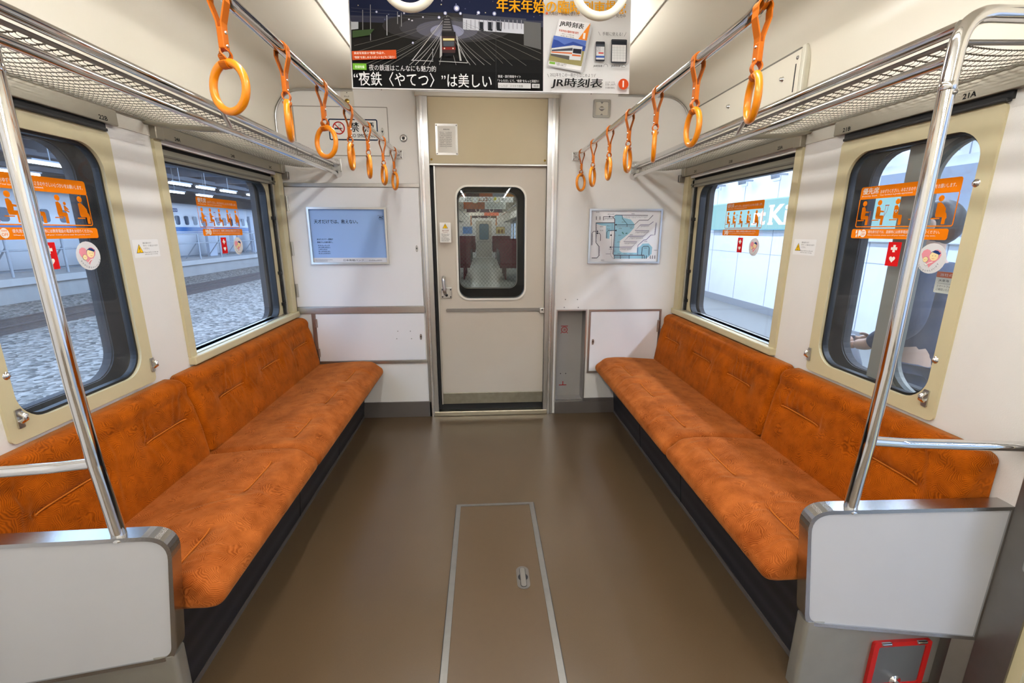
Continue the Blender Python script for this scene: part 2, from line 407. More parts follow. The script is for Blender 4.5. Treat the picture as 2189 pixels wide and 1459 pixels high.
def side_wall(sx, name):
    rt_ = root = stroot(name, 'cream side wall facing ' + ('the tracks' if sx < 0 else 'the platform'), 'wall')
    u, v = (Y, Z) if sx < 0 else (-Y, Z)
    f = (lambda a, b: (a, b)) if sx < 0 else (lambda a, b: (-b, -a))
    def L(y0, y1, z0, z1, r=0):
        a, b = f(y0, y1); return rr(a, z0, b, z1, r)
    o = (sx * WX, 0, 0)
    g = G()
    g.prism([L(.955, D + .01, 0, 1.742), L(1.225, 1.738, .79, 1.638), L(2.0, 3.12, .785, 1.672)], o, u, v, -.018, 0, wallm)
    g.build('wall_lining', root)
    # door pillar in stainless
    g = G(); g.prism([L(.872, .955, 0, 2.03)], o, u, v, -.1, .002, dsteel); g.build('door_pillar', root, .004)
    g = G(); g.prism([L(.846, .872, 0, 2.0)], o, u, v, -.1, -.004, cream); g.build('door_jamb', root, .003)
    g = G(); g.prism([L(.826, .846, 0, 2.0)], o, u, v, -.1, -.02, dark); g.build('door_rubber', root)
    # body skin with the window holes
    g = G()
    if sx < 0:
        g.prism([L(-5, D + .02, -.9, 2.2), L(1.247, 1.713, .815, 1.612, .10), L(2.0, 2.975, .79, 1.63, .07)], o, u, v, -.125, -.095, pocket)
    else:
        g.prism([L(.84, D + .02, -.9, 2.2), L(1.247, 1.713, .815, 1.612, .10), L(2.0, 2.975, .79, 1.63, .07)], o, u, v, -.125, -.095, pocket)
        g.prism([L(-5, -.46, -.9, 2.2)], o, u, v, -.125, -.095, pocket)
        g.prism([L(-.46, .84, 1.80, 2.2)], o, u, v, -.125, -.095, pocket)
    g.build('body_skin', root)
    # wall behind the camera
    g = G(); g.prism([L(-5, -.46, 0, 1.742)], o, u, v, -.018, 0, wallm); g.build('rear_lining', root)
    if sx < 0:
        g = G(); g.prism([L(-.46, .826, 0, 1.86)], o, u, v, -.09, -.05, whitem); g.build('side_door', root)
    return root
side_wall(-1, 'wall_left'); side_wall(1, 'wall_right')
g = G(); g.box((-1.42, -5.05, -.05), (1.42, -5, 2.2), wallm); struct(g.build('wall_rear'), 'plain wall at the far rear of the carriage', 'wall')

# end wall with doorway and extinguisher niche
g = G()
g.prism([[(-1.345, 0), (-.384, 0), (-.384, 2.16), (.386, 2.16), (.386, 0), (1.345, 0), (1.345, 2.2), (-1.345, 2.2)], rr(.479, .097, .688, .783)], (0, D, 0), X, Z, -.03, 0, wallm)
struct(g.build('wall_end'), 'cream end wall around the sliding door', 'wall')
g = G(); g.box((-1.45, D + .03, 2.0), (1.45, D + .06, 2.35), pocket); g.box((-1.45, D + .03, 0), (-.6, D + .06, 2.2), pocket); g.box((.75, D + .03, 0), (1.45, D + .06, 2.2), pocket); struct(g.build('wall_end_backing'))
# arched trims where the cove meets the end wall
for i, sx in enumerate((-1, 1)):
    g = G(); pts = [(sx * 1.325, D - .004, 1.80), (sx * 1.325, D - .004, 2.0)] + [(sx * (1.155 + .17 * cos(a)), D - .004, 2.008 + .17 * sin(a)) for a in [k * pi / 2 / 10 for k in range(11)]] + [(sx * .84, D - .004, 2.182)]
    g.tube(pts, .0055, alu, 8); struct(g.build('trim_%d' % (3 + i)), 'slim arched metal trim at end wall, ' + ('above the no smoking sign' if sx < 0 else 'above the route map'), 'trim')
# door columns
for i, (x0, x1) in enumerate(((-.452, -.384), (.386, .456))):
    r0 = stroot('trim_%d' % (5 + i), 'tall stainless door column beside the ' + ('equipment cabinets' if i == 0 else 'extinguisher niche'), 'trim')
    g = G(); g.box((x0, D - .012, 0), (x1, D + .10, 2.16), steel); g.build('column', r0, .003)
    xa = x0 + (.016 if i == 0 else .03)
    g = G(); g.box((xa, D - .017, 0), (xa + .02, D - .010, 2.16), P('column_ridge', (222, 222, 222), .25, 1)); g.build('ridge', r0, .003)
# header panel above the door
r0 = stroot('trim_7', 'beige panel above the sliding door', 'trim')
g = G(); g.box((-.384, D + .004, 1.757), (.386, D + .03, 2.16), beige); g.build('header_panel', r0)
g = G(); g.box((-.384, D - .008, 1.748), (.386, D + .02, 1.760), alu); g.build('door_rail', r0, .002)
g = G(); g.box((-.46, D - .02, 2.155), (.46, D + .02, 2.178), P('cove_strip', (196, 190, 176), .4)); g.build('ceiling_strip', r0, .003)
g = G()
for x in (-.37, .372): G().lathe([(0, .004), (.006, .003), (.007, 0)], (x, D + .004, 1.785), (0, -1, 0), brass, 12).build('screw', r0)
# baseboards
for nm, x0, x1, sd in (('baseboard_left', -1.33, -.435, 'under the equipment cabinets'), ('baseboard_right', .475, 1.33, 'under the niche and cabinet')):
    g = G(); g.box((x0, D - .012, 0), (x1, D, .118 if nm[-1] == 't' and x0 < 0 else .093), basem)
    if x0 > 0: g.box((.690, D - .012, .093), (x1, D, .118), basem)
    struct(g.build(nm, None, .002), 'dark grey baseboard ' + sd, 'baseboard')
# horizontal trims of the end wall on the cabinet side
for i, (z0, z1, x0, t) in enumerate(((1.610, 1.634, -1.322, .010), (.778, .824, -1.33, .014), (.412, .434, -1.214, .010))):
    g = G(); g.box((x0, D - t, z0), (-.455, D, z1), steel); struct(g.build('trim_%d' % (8 + i), None, .002), 'horizontal steel rail ' + ('over the upper cabinet door', 'between the two cabinet doors', 'under the lower cabinet door')[i], 'trim')

# ------------------------------------------------------------------ end door
r0 = stroot('door_1', 'beige sliding end door with rounded wired-glass window', 'door')
g = G(); g.prism([rr(-.358, .085, .386, 1.75), rr(-.218, .868, .247, 1.623, .075)], (0, D + .02, 0), X, Z, -.04, 0, doorm); g.build('door_leaf', r0)
g = G(); g.box((-.386, D + .022, .04), (-.352, D + .05, 1.752), darkgap); g.box((-.386, D + .03, .035), (.386, D + .04, .09), darkgap); g.build('dark_gap', r0)
g = G(); g.box((-.361, D + .010, .085), (-.352, D + .03, 1.75), alu); g.build('edge_strip', r0)
g = G(); g.box((-.352, D + .014, .088), (.386, D + .022, .171), worn); g.build('kick_plate', r0, .002)
g = G(); g.box((-.417, D - .015, 0), (.417, D + .06, .036), P('sill_metal', (196, 188, 168), .3, 1, var=.1, vscale=30)); g.build('sill', r0, .004)
g = G(); g.prism([rr(-.226, .860, .255, 1.631, .082), rr(-.214, .872, .243, 1.619, .072)], (0, D + .02, 0), X, Z, -.02, .007, P('white_trim', (224, 220, 208), .4)); wf = g.build('window_frame', r0, .002)
g = G(); g.prism([rr(-.218, .868, .247, 1.623, .075)], (0, D + .045, 0), X, Z, -.003, 0, gl2, caps=(1, 0)); g.build('glass', r0)
g = G(); g.prism([rr(-.226, .860, .255, 1.631, .08), rr(-.214, .872, .243, 1.619, .072)], (0, D + .06, 0), X, Z, -.02, .035, dark); g.build('gasket', r0)
g = G()
g.prism([[(-.310, .784), (-.304, .778), (.352, .778), (.352, .800), (-.304, .800), (-.310, .794)]], (0, D + .02, 0), X, Z, -.004, .008, dsteel); g.build('door_slot_rail', r0)
g = G(); g.box((.352, D - .004, .765), (.392, D + .02, .803), alu); g.lathe([(0, .004), (.005, .003), (.006, 0)], (.37, D - .004, .79), (0, -1, 0), dark, 12); g.build('latch_block', r0, .003)
hd = G(); hd.box((-.340, D + .012, .874), (-.265, D + .022, .950), steel); hd = hd.build('handle_plate', r0, .003)
g = G(); g.tube(fillet([(-.312, D + .012, .905), (-.312, D - .028, .925), (-.318, D - .030, 1.015), (-.318, D + .018, 1.022)], .014), .011, alu, 10); g.build('handle', hd)
g = G()
for x, z in ((-.331, .885), (-.274, .885), (-.331, .935), (-.274, .935)): G().lathe([(0, .003), (.004, .002), (.005, 0)], (x, D + .012, z), (0, -1, 0), dark, 10).build('screw', hd)
g = G(); g.lathe([(0, .005), (.009, .004), (.010, 0)], (-.302, D + .012, .897), (0, -1, 0), dark, 12); g.build('lock', hd)

# ------------------------------------------------------------------ windows
def big_window(sx, idx):
    side = 'facing the parked train' if sx < 0 else 'facing the platform wall'
    root = stroot('window_%d' % idx, 'large window with cream frame ' + side, 'window')
    u, v = (Y, Z) if sx < 0 else (-Y, Z)
    f = (lambda a, b: (a, b)) if sx < 0 else (lambda a, b: (-b, -a))
    def L(y0, y1, z0, z1, r=0, c=(1, 1, 1, 1)):
        a, b = f(y0, y1)
        if sx > 0: c = (c[1], c[0], c[3], c[2])
        return rr(a, z0, b, z1, r, 7, c)
    o = (sx * WX, 0, 0)
    far = (0, 1, 1, 0)
    g = G(); g.prism([L(1.979, 2.022, .797, 1.685)], o, u, v, -.075, .012, cream); g.build('near_jamb', root, .003)
    g = G(); g.prism([L(3.072, 3.14, .797, 1.685)], o, u, v, -.06, .012, cream); g.build('far_jamb', root, .003)
    g = G(); g.prism([L(2.0, 3.075, .797, 1.66), L(2.022, 2.957, .80, 1.609, .065, far)], o, u, v, -.06, -.028, cream); g.build('inner_frame', root, .003)
    g = G(); g.prism([L(2.019, 2.966, .796, 1.612, .07, far), L(2.026, 2.952, .803, 1.606, .062, far)], o, u, v, -.060, -.024, dark); g.build('gasket', root)
    g = G(); g.prism([L(3.03, 3.052, .80, 1.66)], o, u, v, -.03, -.008, alu); g.prism([L(3.018, 3.026, .80, 1.66)], o, u, v, -.03, -.014, dark); tr = g.build('blind_track', root, .001)
    g = G()
    for z in (1.40, 1.06, .86): g.prism([L(3.004, 3.020, z, z + .02)], o, u, v, -.028, -.006, dark)
    g.build('track_catch', tr)
    g = G(); g.prism([L(2.02, 2.96, .795, 1.612)], o, u, v, -.052, -.048, gl, caps=(1, 0)); g.build('glass', root)
    g = G()
    x0, x1 = sx * (WX + .09), sx * (WX - .028)
    g.box((x0, 1.979, .762), (x1, 3.143, .799), cream); g.build('sill', root, .006)
    g = G(); g.box((sx * (WX + .07), 2.022, .799), (sx * (WX + .002), 3.06, .803), alu); g.build('sill_track', root)
    # blind housing above
    g = G(); g.prism([L(2.022, 3.072, 1.655, 1.70)], o, u, v, -.09, -.03, darkgap); g.build('blind_slot', root)
    g = G(); g.prism([L(2.024, 3.07, 1.612, 1.655)], o, u, v, -.026, -.008, olive); g.prism([L(2.024, 3.07, 1.626, 1.634)], o, u, v, -.02, -.004, P('blind_edge', (88, 84, 74), .5)); g.build('blind_bar', root, .004)
    return root
def small_window(sx, idx):
    side = 'facing the tracks' if sx < 0 else 'looking onto the open door leaf'
    root = stroot('window_%d' % idx, 'door pocket window with rounded cream frame ' + side, 'window')
    u, v = (Y, Z) if sx < 0 else (-Y, Z)
    f = (lambda a, b: (a, b)) if sx < 0 else (lambda a, b: (-b, -a))
    def L(y0, y1, z0, z1, r=0):
        a, b = f(y0, y1); return rr(a, z0, b, z1, r, 9)
    o = (sx * WX, 0, 0)
    hole = (1.243, 1.712, .813, 1.612, .085)
    g = G(); g.prism([L(1.203, 1.762, .767, 1.664, .018), L(*hole)], o, u, v, -.02, .008, cream); g.build('frame', root, .003)
    g = G(); g.prism([L(1.236, 1.719, .806, 1.619, .09), L(1.251, 1.704, .821, 1.604, .078)], o, u, v, -.026, -.004, dark); g.build('gasket', root)
    g = G(); g.prism([L(1.238, 1.717, .808, 1.617, .085)], o, u, v, -.020, -.015, gl, caps=(1, 0)); g.build('glass', root)
    g = G(); g.prism([L(1.24, 1.72, .805, 1.62, .10)], o, u, v, -.114, -.110, gl, caps=(1, 0)); g.build('outer_glass', root)
    # dark pocket lining behind, open in the middle
    g = G(); g.prism([L(1.10, 1.86, .70, 1.72), L(1.245, 1.715, .813, 1.614, .1)], o, u, v, -.095, -.089, dark); g.build('pocket_lining', root)
    for y in (1.238, 1.753):
        g = G(); yy = y; g.prism([L(yy - .009, yy + .009, .806, .860, .003)], o, u, v, .008, .012, alu)
        lt = g.build('latch', root)
        g = G(); g.tube([(sx * (WX - .014), yy, .824), (sx * (WX - .026), yy, .832), (sx * (WX - .026), yy, .842), (sx * (WX - .014), yy, .848)], .007, chrome, 10); g.build('latch_knob', lt)
    if True:
        g = G()
        for z in (1.465, .956): G().lathe([(0, .007), (.005, .006), (.008, .002), (.011, 0)], (sx * (WX - .008), 1.237, z), (-sx, 0, 0), chrome, 16).build('screw', root)
    return root
small_window(-1, 1); big_window(-1, 2); small_window(1, 3); big_window(1, 4)

# header strips over the windows, with seat numbers
def header_strip(sx, i):
    root = stroot('trim_%d' % i, 'metal header strip over the windows on the ' + ('track' if sx < 0 else 'platform') + ' side', 'trim')
    def bx(y0, y1, z0, z1, t, m, nm, bv=.003):
        g = G(); g.box((sx * WX, y0, z0), (sx * (WX - t), y1, z1), m); return g.build(nm, root, bv)
    bx(.99, 1.80, 1.688, 1.742, .020, header, 'header')
    bx(1.195, 1.755, 1.668, 1.688, .008, darkgap, 'blind_slot', 0)
    bx(1.20, 1.75, 1.662, 1.672, .018, dark, 'blind_edge')
    bx(1.80, 1.977, 1.690, 1.738, .004, P('header_wall', (190, 184, 170), .4), 'header_infill', .001)
    bx(1.976, 2.022, 1.682, 1.736, .028, header, 'end_block')
    bx(2.022, 3.13, 1.688, 1.738, .022, header, 'header')
    bx(3.10, 3.15, 1.686, 1.742, .034, header, 'end_block')
    bx(3.135, D, 1.655, 1.70, .05, dsteel, 'corner_bracket')
    return root
header_strip(-1, 11); header_strip(1, 12)
def seatno(sx, yc, t, w, label):
    u = Y if sx < 0 else -Y
    a = Art((sx * (WX - .0205 if yc < 1.9 else WX - .0225), yc, 1.7015), u, Z)
    a.text(t, 0, -.0065, .0145, (14, 14, 14), w=w, bold=.02, align='c')
    tag(a.build('seat_number'), label, 'seat number', 'seat numbers on the window headers')
seatno(-1, 1.734, '22B', .037, 'seat number 22B over the track-side small window')
seatno(-1, 2.112, '24A', .037, 'seat number 24A over the train-facing large window')
seatno(-1, 2.541, '24B', .037, 'seat number 24B over the train-facing large window')
seatno(-1, 2.960, '24C', .037, 'seat number 24C over the train-facing large window')
seatno(1, 1.298, '21A', .037, 'seat number 21A on the header behind the chrome pole')
seatno(1, 1.735, '21B', .037, 'seat number 21B over the platform-side small window')
seatno(1, 2.119, '23A', .037, 'seat number 23A over the platform-facing large window')
seatno(1, 2.541, '23B', .037, 'seat number 23B over the platform-facing large window')
seatno(1, 2.962, '23C', .037, 'seat number 23C over the platform-facing large window')
#PART2
# ================================================================== BENCHES
def cushion(profile, y0, y1, sx, stitches, kind, seed, er=.028, mat=None):
    """loft a closed profile (d from wall, z) along y with rounded ends, stitched dimples and wrinkles"""
    rnd = random.Random(seed)
    pts = [Vector((a, b)) for a, b in profile]; res = []
    n = len(pts)
    for i in range(n):                      # resample
        a, b = pts[i], pts[(i + 1) % n]; k = max(1, int((b - a).length / (.006 if not (a.x < .04 and b.x < .04) else .03)))
        for j in range(k): res.append(a.lerp(b, j / k))
    n = len(res); cen = sum(res, Vector((0, 0))) / n
    nor = []
    for i in range(n):
        t = res[(i + 1) % n] - res[i - 1]; q = Vector((t.y, -t.x)).normalized(); nor.append(q)
    area = sum(res[i].x * res[(i + 1) % n].y - res[(i + 1) % n].x * res[i].y for i in range(n))
    if area < 0: nor = [-q for q in nor]
    ys = []
    for k in range(7):
        a = pi / 2 * k / 6; ys.append((y0 + er * (1 - sin(a)), er * (1 - cos(a))))
    ys = ys[::-1]                           # k=6 -> outermost
    ys = [(y0 + er * (1 - cos(pi / 2 * k / 6)), er * (1 - sin(pi / 2 * k / 6))) for k in range(7)]
    m = int((y1 - y0 - 2 * er) / .006)
    ys += [(y0 + er + (y1 - y0 - 2 * er) * k / m, 0) for k in range(1, m)]
    ys += [(y1 - er * (1 - cos(pi / 2 * k / 6)), er * (1 - sin(pi / 2 * k / 6))) for k in range(6, -1, -1)]
    wr = []
    for (sa, sb, sw) in stitches:
        for k in range(9):
            wr.append((rnd.uniform(sa - .07, sb + .07), sw, rnd.uniform(.006, .011), rnd.uniform(-.5, .5), rnd.uniform(.0014, .0036), rnd.uniform(.05, .16), rnd.choice((-1, 1, 1))))
    def disp(y, w, c):
        h = .004 * max(0, sin(pi * min(max((y - y0) / (y1 - y0), 0), 1))) ** .4
        for (sa, sb, sw) in stitches:
            e = max(0, sa - y, y - sb)
            if abs(w - sw) < .2 and e < .15: h -= .0085 * math.exp(-((w - sw) / .0085) ** 2 - (e / .012) ** 2)
            if abs(w - sw) < .2 and e < .15: h -= .0125 * math.exp(-((w - sw) / .050) ** 2 - (e / .040) ** 2)
        for (wy, sw, wd, sl, am, ln, dr) in wr:
            q = (w - sw) * dr
            e = y - wy - sl * (w - sw)
            if abs(e) < 4 * wd:
                fade = math.exp(-((q - ln * .45) / (ln * .45)) ** 2)
                h += am * fade * (math.exp(-(e / wd) ** 2) - .6 * math.exp(-((e - 1.7 * wd) / wd) ** 2))
        return h
    vs = []
    for (y, ins) in ys:
        for i in range(n):
            p = res[i] - Vector((max(nor[i].x, 0), nor[i].y)) * ins
            w = p.x if kind == 'seat' else p.y
            up_ = nor[i].y if kind == 'seat' else nor[i].x
            if up_ > .35 and ins < er * .9: p = p + nor[i] * disp(y, w, i) * min(1, (up_ - .35) / .3)
            vs.append((sx * (WX - max(p.x, .006)), y, p.y))
    fs = []
    for j in range(len(ys) - 1):
        for i in range(n):
            q = (j * n + i, j * n + (i + 1) % n, (j + 1) * n + (i + 1) % n, (j + 1) * n + i)
            fs.append(q if sx < 0 else q[::-1])
    mat = mat or fabric; g = G(); g.add(vs, fs, mat, True)
    g.add(vs[:n], [tuple(range(n))], mat); g.add(vs[-n:], [tuple(range(n))[::-1]], mat)
    return g
def arc(cx, cy, r, a0, a1, n=6): return [(cx + r * cos(radians(a0 + (a1 - a0) * i / n)), cy + r * sin(radians(a0 + (a1 - a0) * i / n))) for i in range(n + 1)]
SEATP = [(.03, .325), (.52, .325)] + arc(.530, .363, .036, -75, 45, 8) + arc(.47, .365, .072, 40, 88, 5) + [(.43, .440), (.36, .439), (.26, .432), (.16, .424), (.10, .420), (.03, .42)]
BACKP = [(.005, .36), (.10, .40), (.132, .425), (.126, .47), (.118, .52), (.108, .58), (.098, .64), (.080, .69)] + arc(.035, .708, .048, 15, 85, 5) + [(.005, .757)]
def seams(sx, st, kind, par):
    for (a, b, w) in st:                    # the stitched cord of each tuft
        pts = []
        for k in range(13):
            q = k / 12; y = a - .006 + (b - a + .012) * q; dip = -.0135 + .0075 * abs(2 * q - 1) ** 6
            if kind == 'seat': pts.append((sx * (WX - w), y, .4405 + dip))
            else: pts.append((sx * (WX - (.1045 + dip)), y, w))
        g = G(); g.tube(pts, .0024, seamf, 6); g.build('stitched_seam', par)
def bench(sx):
    side = 'under the train-facing windows' if sx < 0 else 'under the platform-facing windows'
    root = thing('bench_seat', 'long orange plush bench seat ' + side, 'bench seat', (sx * 1.0, 2.0, 0), 'longitudinal bench seats')
    segs = [(1.07, 1.826), (1.830, 3.145)]
    for k, (a, b) in enumerate(segs):
        st = [(1.10, 1.28, .425), (1.50, 1.70, .425)] if k == 0 else [(1.94, 2.13, .425), (2.35, 2.55, .425), (2.72, 2.92, .425)]
        cu_ = cushion(SEATP, a, b, sx, st, 'seat', 11 + k + (3 if sx > 0 else 0), mat=fabric2).build('seat_cushion', root); seams(sx, st, 'seat', cu_)
        a2 = 1.012 if k == 0 else a
        st = [(1.13, 1.32, .605), (1.54, 1.745, .607)] if k == 0 else [(2.0, 2.19, .606), (2.395, 2.595, .610), (2.815, 3.02, .608)]
        cu_ = cushion(BACKP, a2, b, sx, st, 'back', 21 + k + (3 if sx > 0 else 0)).build('backrest', root); seams(sx, st, 'back', cu_)
    g = G(); g.prism([[(.400, 0), (.430, .325), (.05, .325), (.05, 0)]] , (sx * WX, 1.07, 0), (V(-sx, 0, 0)), Z, 0, sx * 2.075, perf)
    bp = g.build('base_panel', root)
    for y in (1.95, 2.55):
        g = G(); g.prism([[(.400, 0), (.4305, .325), (.4315, .325), (.4015, 0)]], (sx * WX, y, 0), V(-sx, 0, 0), Z, 0, .004, darkgap); g.build('seam', bp)
    g = G(); g.box((sx * (WX - .405), 1.05, 0), (sx * (WX - .398), 3.145, .018), basem); g.build('kick_strip', bp)
    return root
bench(-1); bench(1)

# ================================================================== END PARTITIONS (skewed slightly towards the door)
def partition(sx):
    side = 'track-side' if sx < 0 else 'platform-side'
    root = thing('seat_side_guard', 'white panelled seat end partition with steel rim at the %s bench' % side, 'partition', (sx * 1.07, 1.02, 0), 'seat end partitions')
    # local frame: u runs from aisle to wall, v up, n towards the door (camera)
    A0 = V(sx * .815, 1.022, 0); A1 = V(sx * 1.33, .955, 0)
    u = (A1 - A0).normalized(); L = (A1 - A0).length
    nn = u.cross(Z) if sx > 0 else -u.cross(Z)          # points to -y
    v = Z
    if nn.y > 0: nn = -nn
    def outer(i, r1, r2):
        # corners: lower aisle, lower wall, upper wall, upper aisle, with rounded aisle corners
        pts = [(.052 + i * 1.0, .232 + i), (L - i * .6, .214 + i), (L - i * .6, .640 - i), (.008 + i * .9, .603 - i)]
        P3 = [Vector((p[0], p[1], 0)) for p in pts]
        lo = fillet([P3[1], P3[0], P3[3]], r2, 8)[1:-1]; hi = fillet([P3[0], P3[3], P3[2]], r1, 8)[1:-1]
        return [(p.x, p.y) for p in lo + hi] + [pts[2], pts[1]]
    flip = (lambda l: l[::-1])
    o = A0
    uu = u
    s_ = 1 if uu.cross(v).dot(nn) > 0 else -1
    rim = P('partition_rim', (190, 190, 190), .24, 1.0, bump=.04, bscale=150)
    g = G(); g.prism([outer(0, .062, .045), outer(.011, .055, .038)], o, uu, v, -.044 * s_, 0, rim); g.build('rim', root, .0025)
    g = G(); g.prism([outer(.010, .056, .039)], o, uu, v, -.040 * s_, -.004 * s_, panelw); g.build('panel', root)
    # lower box
    base = P('partition_base', (150, 147, 138), .40, .55, var=.1, vscale=14)
    g = G(); g.prism([rr(sx * .868 if sx > 0 else -1.31, 1.012, 1.31 if sx > 0 else -.868, 1.058, .012, 5)], (0, 0, 0), X, Y, 0, .245, base, True); g.build('base', root)
    g = G(); a, b = (sx * 1.295, sx * 1.332); g.prism([[(min(a, b), .985), (max(a, b), .953), (max(a, b), 1.05), (min(a, b), 1.05)]], (0, 0, 0), X, Y, 0, .215, dsteel); br = g.build('wall_bracket', root)
    g = G()
    for x, z in ((1.315, .10), (1.324, .098)): G().lathe([(0, .004), (.004, .003), (.005, 0)], (sx * x, .985, z), (0, -1, 0), chrome, 10).build('screw', br)
    return root
partition(-1); partition(1)
# red framed cock box on the platform-side base
root = thing('door_cock_box', 'grey hatch with red frame low on the platform-side partition base', 'hatch', (1.17, 1.01, .08))
g = G(); g.prism([rr(1.083, .004, 1.262, .168, .008), rr(1.099, .016, 1.246, .153, .006)], (0, 1.012, 0), X, Z, 0, .010, redp); g.build('frame', root, .002)
g = G(); g.prism([rr(1.098, .015, 1.247, .154, .006)], (0, 1.012, 0), X, Z, 0, .007, P('hatch_grey', (120, 122, 122), .4, .6)); g.build('hatch_lid', root)
for x in (1.118, 1.228):
    g = G(); g.box((x - .016, .997, .160), (x + .016, 1.006, .169), chrome); g.build('hinge', root, .003)
g = G(); g.lathe([(0, .026), (.009, .025), (.011, .018), (.006, .012), (.006, .004), (.017, .003), (.018, 0)], (1.176, 1.006, .022), (0, -1, 0), chrome, 18); g.build('knob', root)

# ================================================================== CHROME POLES
def pole(sx):
    side = 'track-side' if sx < 0 else 'platform-side'
    root = thing('grab_pole', 'chrome grab pole rising from the %s seat partition' % side, 'grab pole', (sx * .945, 1.026, .597), 'chrome partition poles')
    dx = 0 if sx > 0 else .004
    pts = [(.942 + dx, .60), (.950 + dx, .70), (.958 + dx, .80), (.966 + dx, 1.0), (.969 + dx, 1.3), (.971 + dx, 1.65)]
    g = G(); g.tube(fillet([(sx * a, 1.026, b) for a, b in pts], .3, 4), .0158, chrome, 20); g.build('post', root)
    up_ = fillet([(sx * (.971 + dx), 1.026, 1.64), (sx * .975, 1.026, 1.782), (sx * 1.325, 1.026, 1.782)], .085, 10)
    g = G(); g.tube(up_, .0165, chrome, 20); g.build('bent_top', root)
    g = G(); g.lathe([(.0158, 0), (.0172, .002), (.0172, .016), (.0158, .018)], (sx * (.971 + dx), 1.026, 1.632), (0, 0, 1), chrome, 20); sl = g.build('sleeve', root)
    g = G(); g.lathe([(0, .004), (.004, .003), (.005, 0)], (sx * (.975 + dx), 1.010, 1.626), (0, -1, 0), dsteel, 10); g.build('screw', sl)
    g = G(); g.lathe([(.0158, .010), (.022, .008), (.024, .003), (.024, 0)], (sx * .9415, 1.028, .600), (0, 0, 1), chrome, 20); g.build('foot_ring', root)
    bar = fillet([(sx * (.958 + dx), 1.026, .803), (sx * 1.05, 1.026, .794), (sx * 1.32, .965, .806)], .10, 6)
    g = G(); g.tube(bar, .0135, chrome, 18); g.build('cross_bar', root)
    return root
pole(-1); pole(1)

# ================================================================== LUGGAGE RACKS
netm = P('net_wire', (150, 146, 134), .45, .55)
def rack(sx):
    side = 'train-side' if sx < 0 else 'platform-side'
    root = thing('luggage_rack', 'chrome and wire mesh luggage rack above the %s windows' % side, 'luggage rack', (sx * 1.15, 2.0, 1.74), 'luggage racks')
    g = G(); g.tube([(sx * .976, 1.03, 1.757), (sx * .976, 3.145, 1.757)], .0135, chrome, 16); g.build('front_pipe', root)
    g = G(); g.tube([(sx * .976, 1.03, 1.697), (sx * .972, 3.155, 1.690)], .0115, chrome, 16); g.build('lower_pipe', root)
    g = G(); g.tube([(sx * .992, 1.05, 1.737), (sx * .992, 3.14, 1.737)], .006, dsteel, 8); g.tube([(sx * 1.318, 1.05, 1.745), (sx * 1.318, 3.14, 1.745)], .006, netm, 8)
    g.tube([(sx * .992, 1.055, 1.737), (sx * 1.318, 1.055, 1.745)], .006, dsteel, 8); g.build('net_rod', root)
    # woven net: twisted cross strands and sagging long wires
    g = G(); xs0, xs1 = .994, 1.316; y0, y1 = 1.06, 3.135; cols = 63; dy = (y1 - y0) / cols
    def hz(q): return 1.737 + .008 * q - .014 * sin(pi * q)
    NW = 24
    for k in range(cols + 1):
        y = y0 + k * dy
        for ph in (0, 1):
            pts = []
            for j in range(NW * 2 + 1):
                q = j / (NW * 2); pts.append((sx * (xs0 + (xs1 - xs0) * q), y + .0034 * (1 if (j + ph) % 2 else -1), hz(q)))
            g.tube(pts, .0011, netm, 3, cap=False)
    for j in range(1, NW):
        q = j / NW; pts = []
        for k in range(cols * 4 + 1):
            y = y0 + k * dy / 4; w = (k % 4) / 4
            pts.append((sx * (xs0 + (xs1 - xs0) * q) + .0042 * sin(2 * pi * w / 2) * (1 if sx > 0 else -1), y, hz(q) - .0035 * sin(pi * w)))
        g.tube(pts, .0009, netm, 3, cap=False)
    g.build('wire_net', root)
    # brackets
    g = G(); g.tube([(sx * .976, 1.90, 1.697), (sx * .976, 1.838, 1.757)], .0085, alu, 8); g.build('strut', root)
    g = G(); g.prism([[(-.014, -.006), (.014, -.006), (.014, .006), (-.014, .006)]], (sx * .976, 1.90, 1.70), Y, Z, 0, .0, alu) if False else g.tube([(sx * .976, 1.905, 1.700), (sx * 1.20, 1.94, 1.716), (sx * 1.325, 1.955, 1.738)], .010, netm, 8); g.build('bracket_arm', root)
    for z, x in ((1.757, .976), (1.693, .972)):
        g = G(); g.lathe([(.014, .0), (.016, .012), (.024, .030), (.026, .036)], (sx * x, D - .037, z), (0, 1, 0), chrome, 16); ec = g.build('end_cap', root)
    g = G(); g.box((sx * .945, D - .006, 1.705), (sx * 1.01, D, 1.785), alu); g.build('end_plate', root, .003)
    return root
rack(-1); rack(1)

# ================================================================== HANDRAILS WITH STRAPS
RZ, RX = 1.812, .580
def strap_rail(sx):
    side = 'train-side' if sx < 0 else 'platform-side'
    root = thing('strap_rail', 'long chrome handrail carrying orange straps above the %s bench' % side, 'handrail', (sx * RX, 2.0, RZ), 'overhead strap rails')
    pts = fillet([(sx * .60, .82, 2.188), (sx * .59, 1.02, 1.93), (sx * RX, 1.10, 1.812), (sx * RX, 3.14, RZ)], .16, 8)
    g = G(); g.tube(pts, .0145, chrome, 18); g.build('rail', root)
    g = G(); g.box((sx * RX - .028, D - .006, RZ - .028), (sx * RX + .028, D, RZ + .028), alu); bk = g.build('end_plate', root, .004)
    g = G(); g.lathe([(.0145, 0), (.018, .004), (.020, .016), (.026, .026)], (sx * RX, D - .032, RZ), (0, 1, 0), chrome, 16); g.build('end_socket', root)
    g = G()
    for a, b in ((-1, -1), (1, -1), (-1, 1), (1, 1)): G().lathe([(0, .003), (.003, .0025), (.004, 0)], (sx * RX + a * .02, D - .006, RZ + b * .02), (0, -1, 0), dsteel, 8).build('screw', bk)
    return root
strap_rail(-1); strap_rail(1)

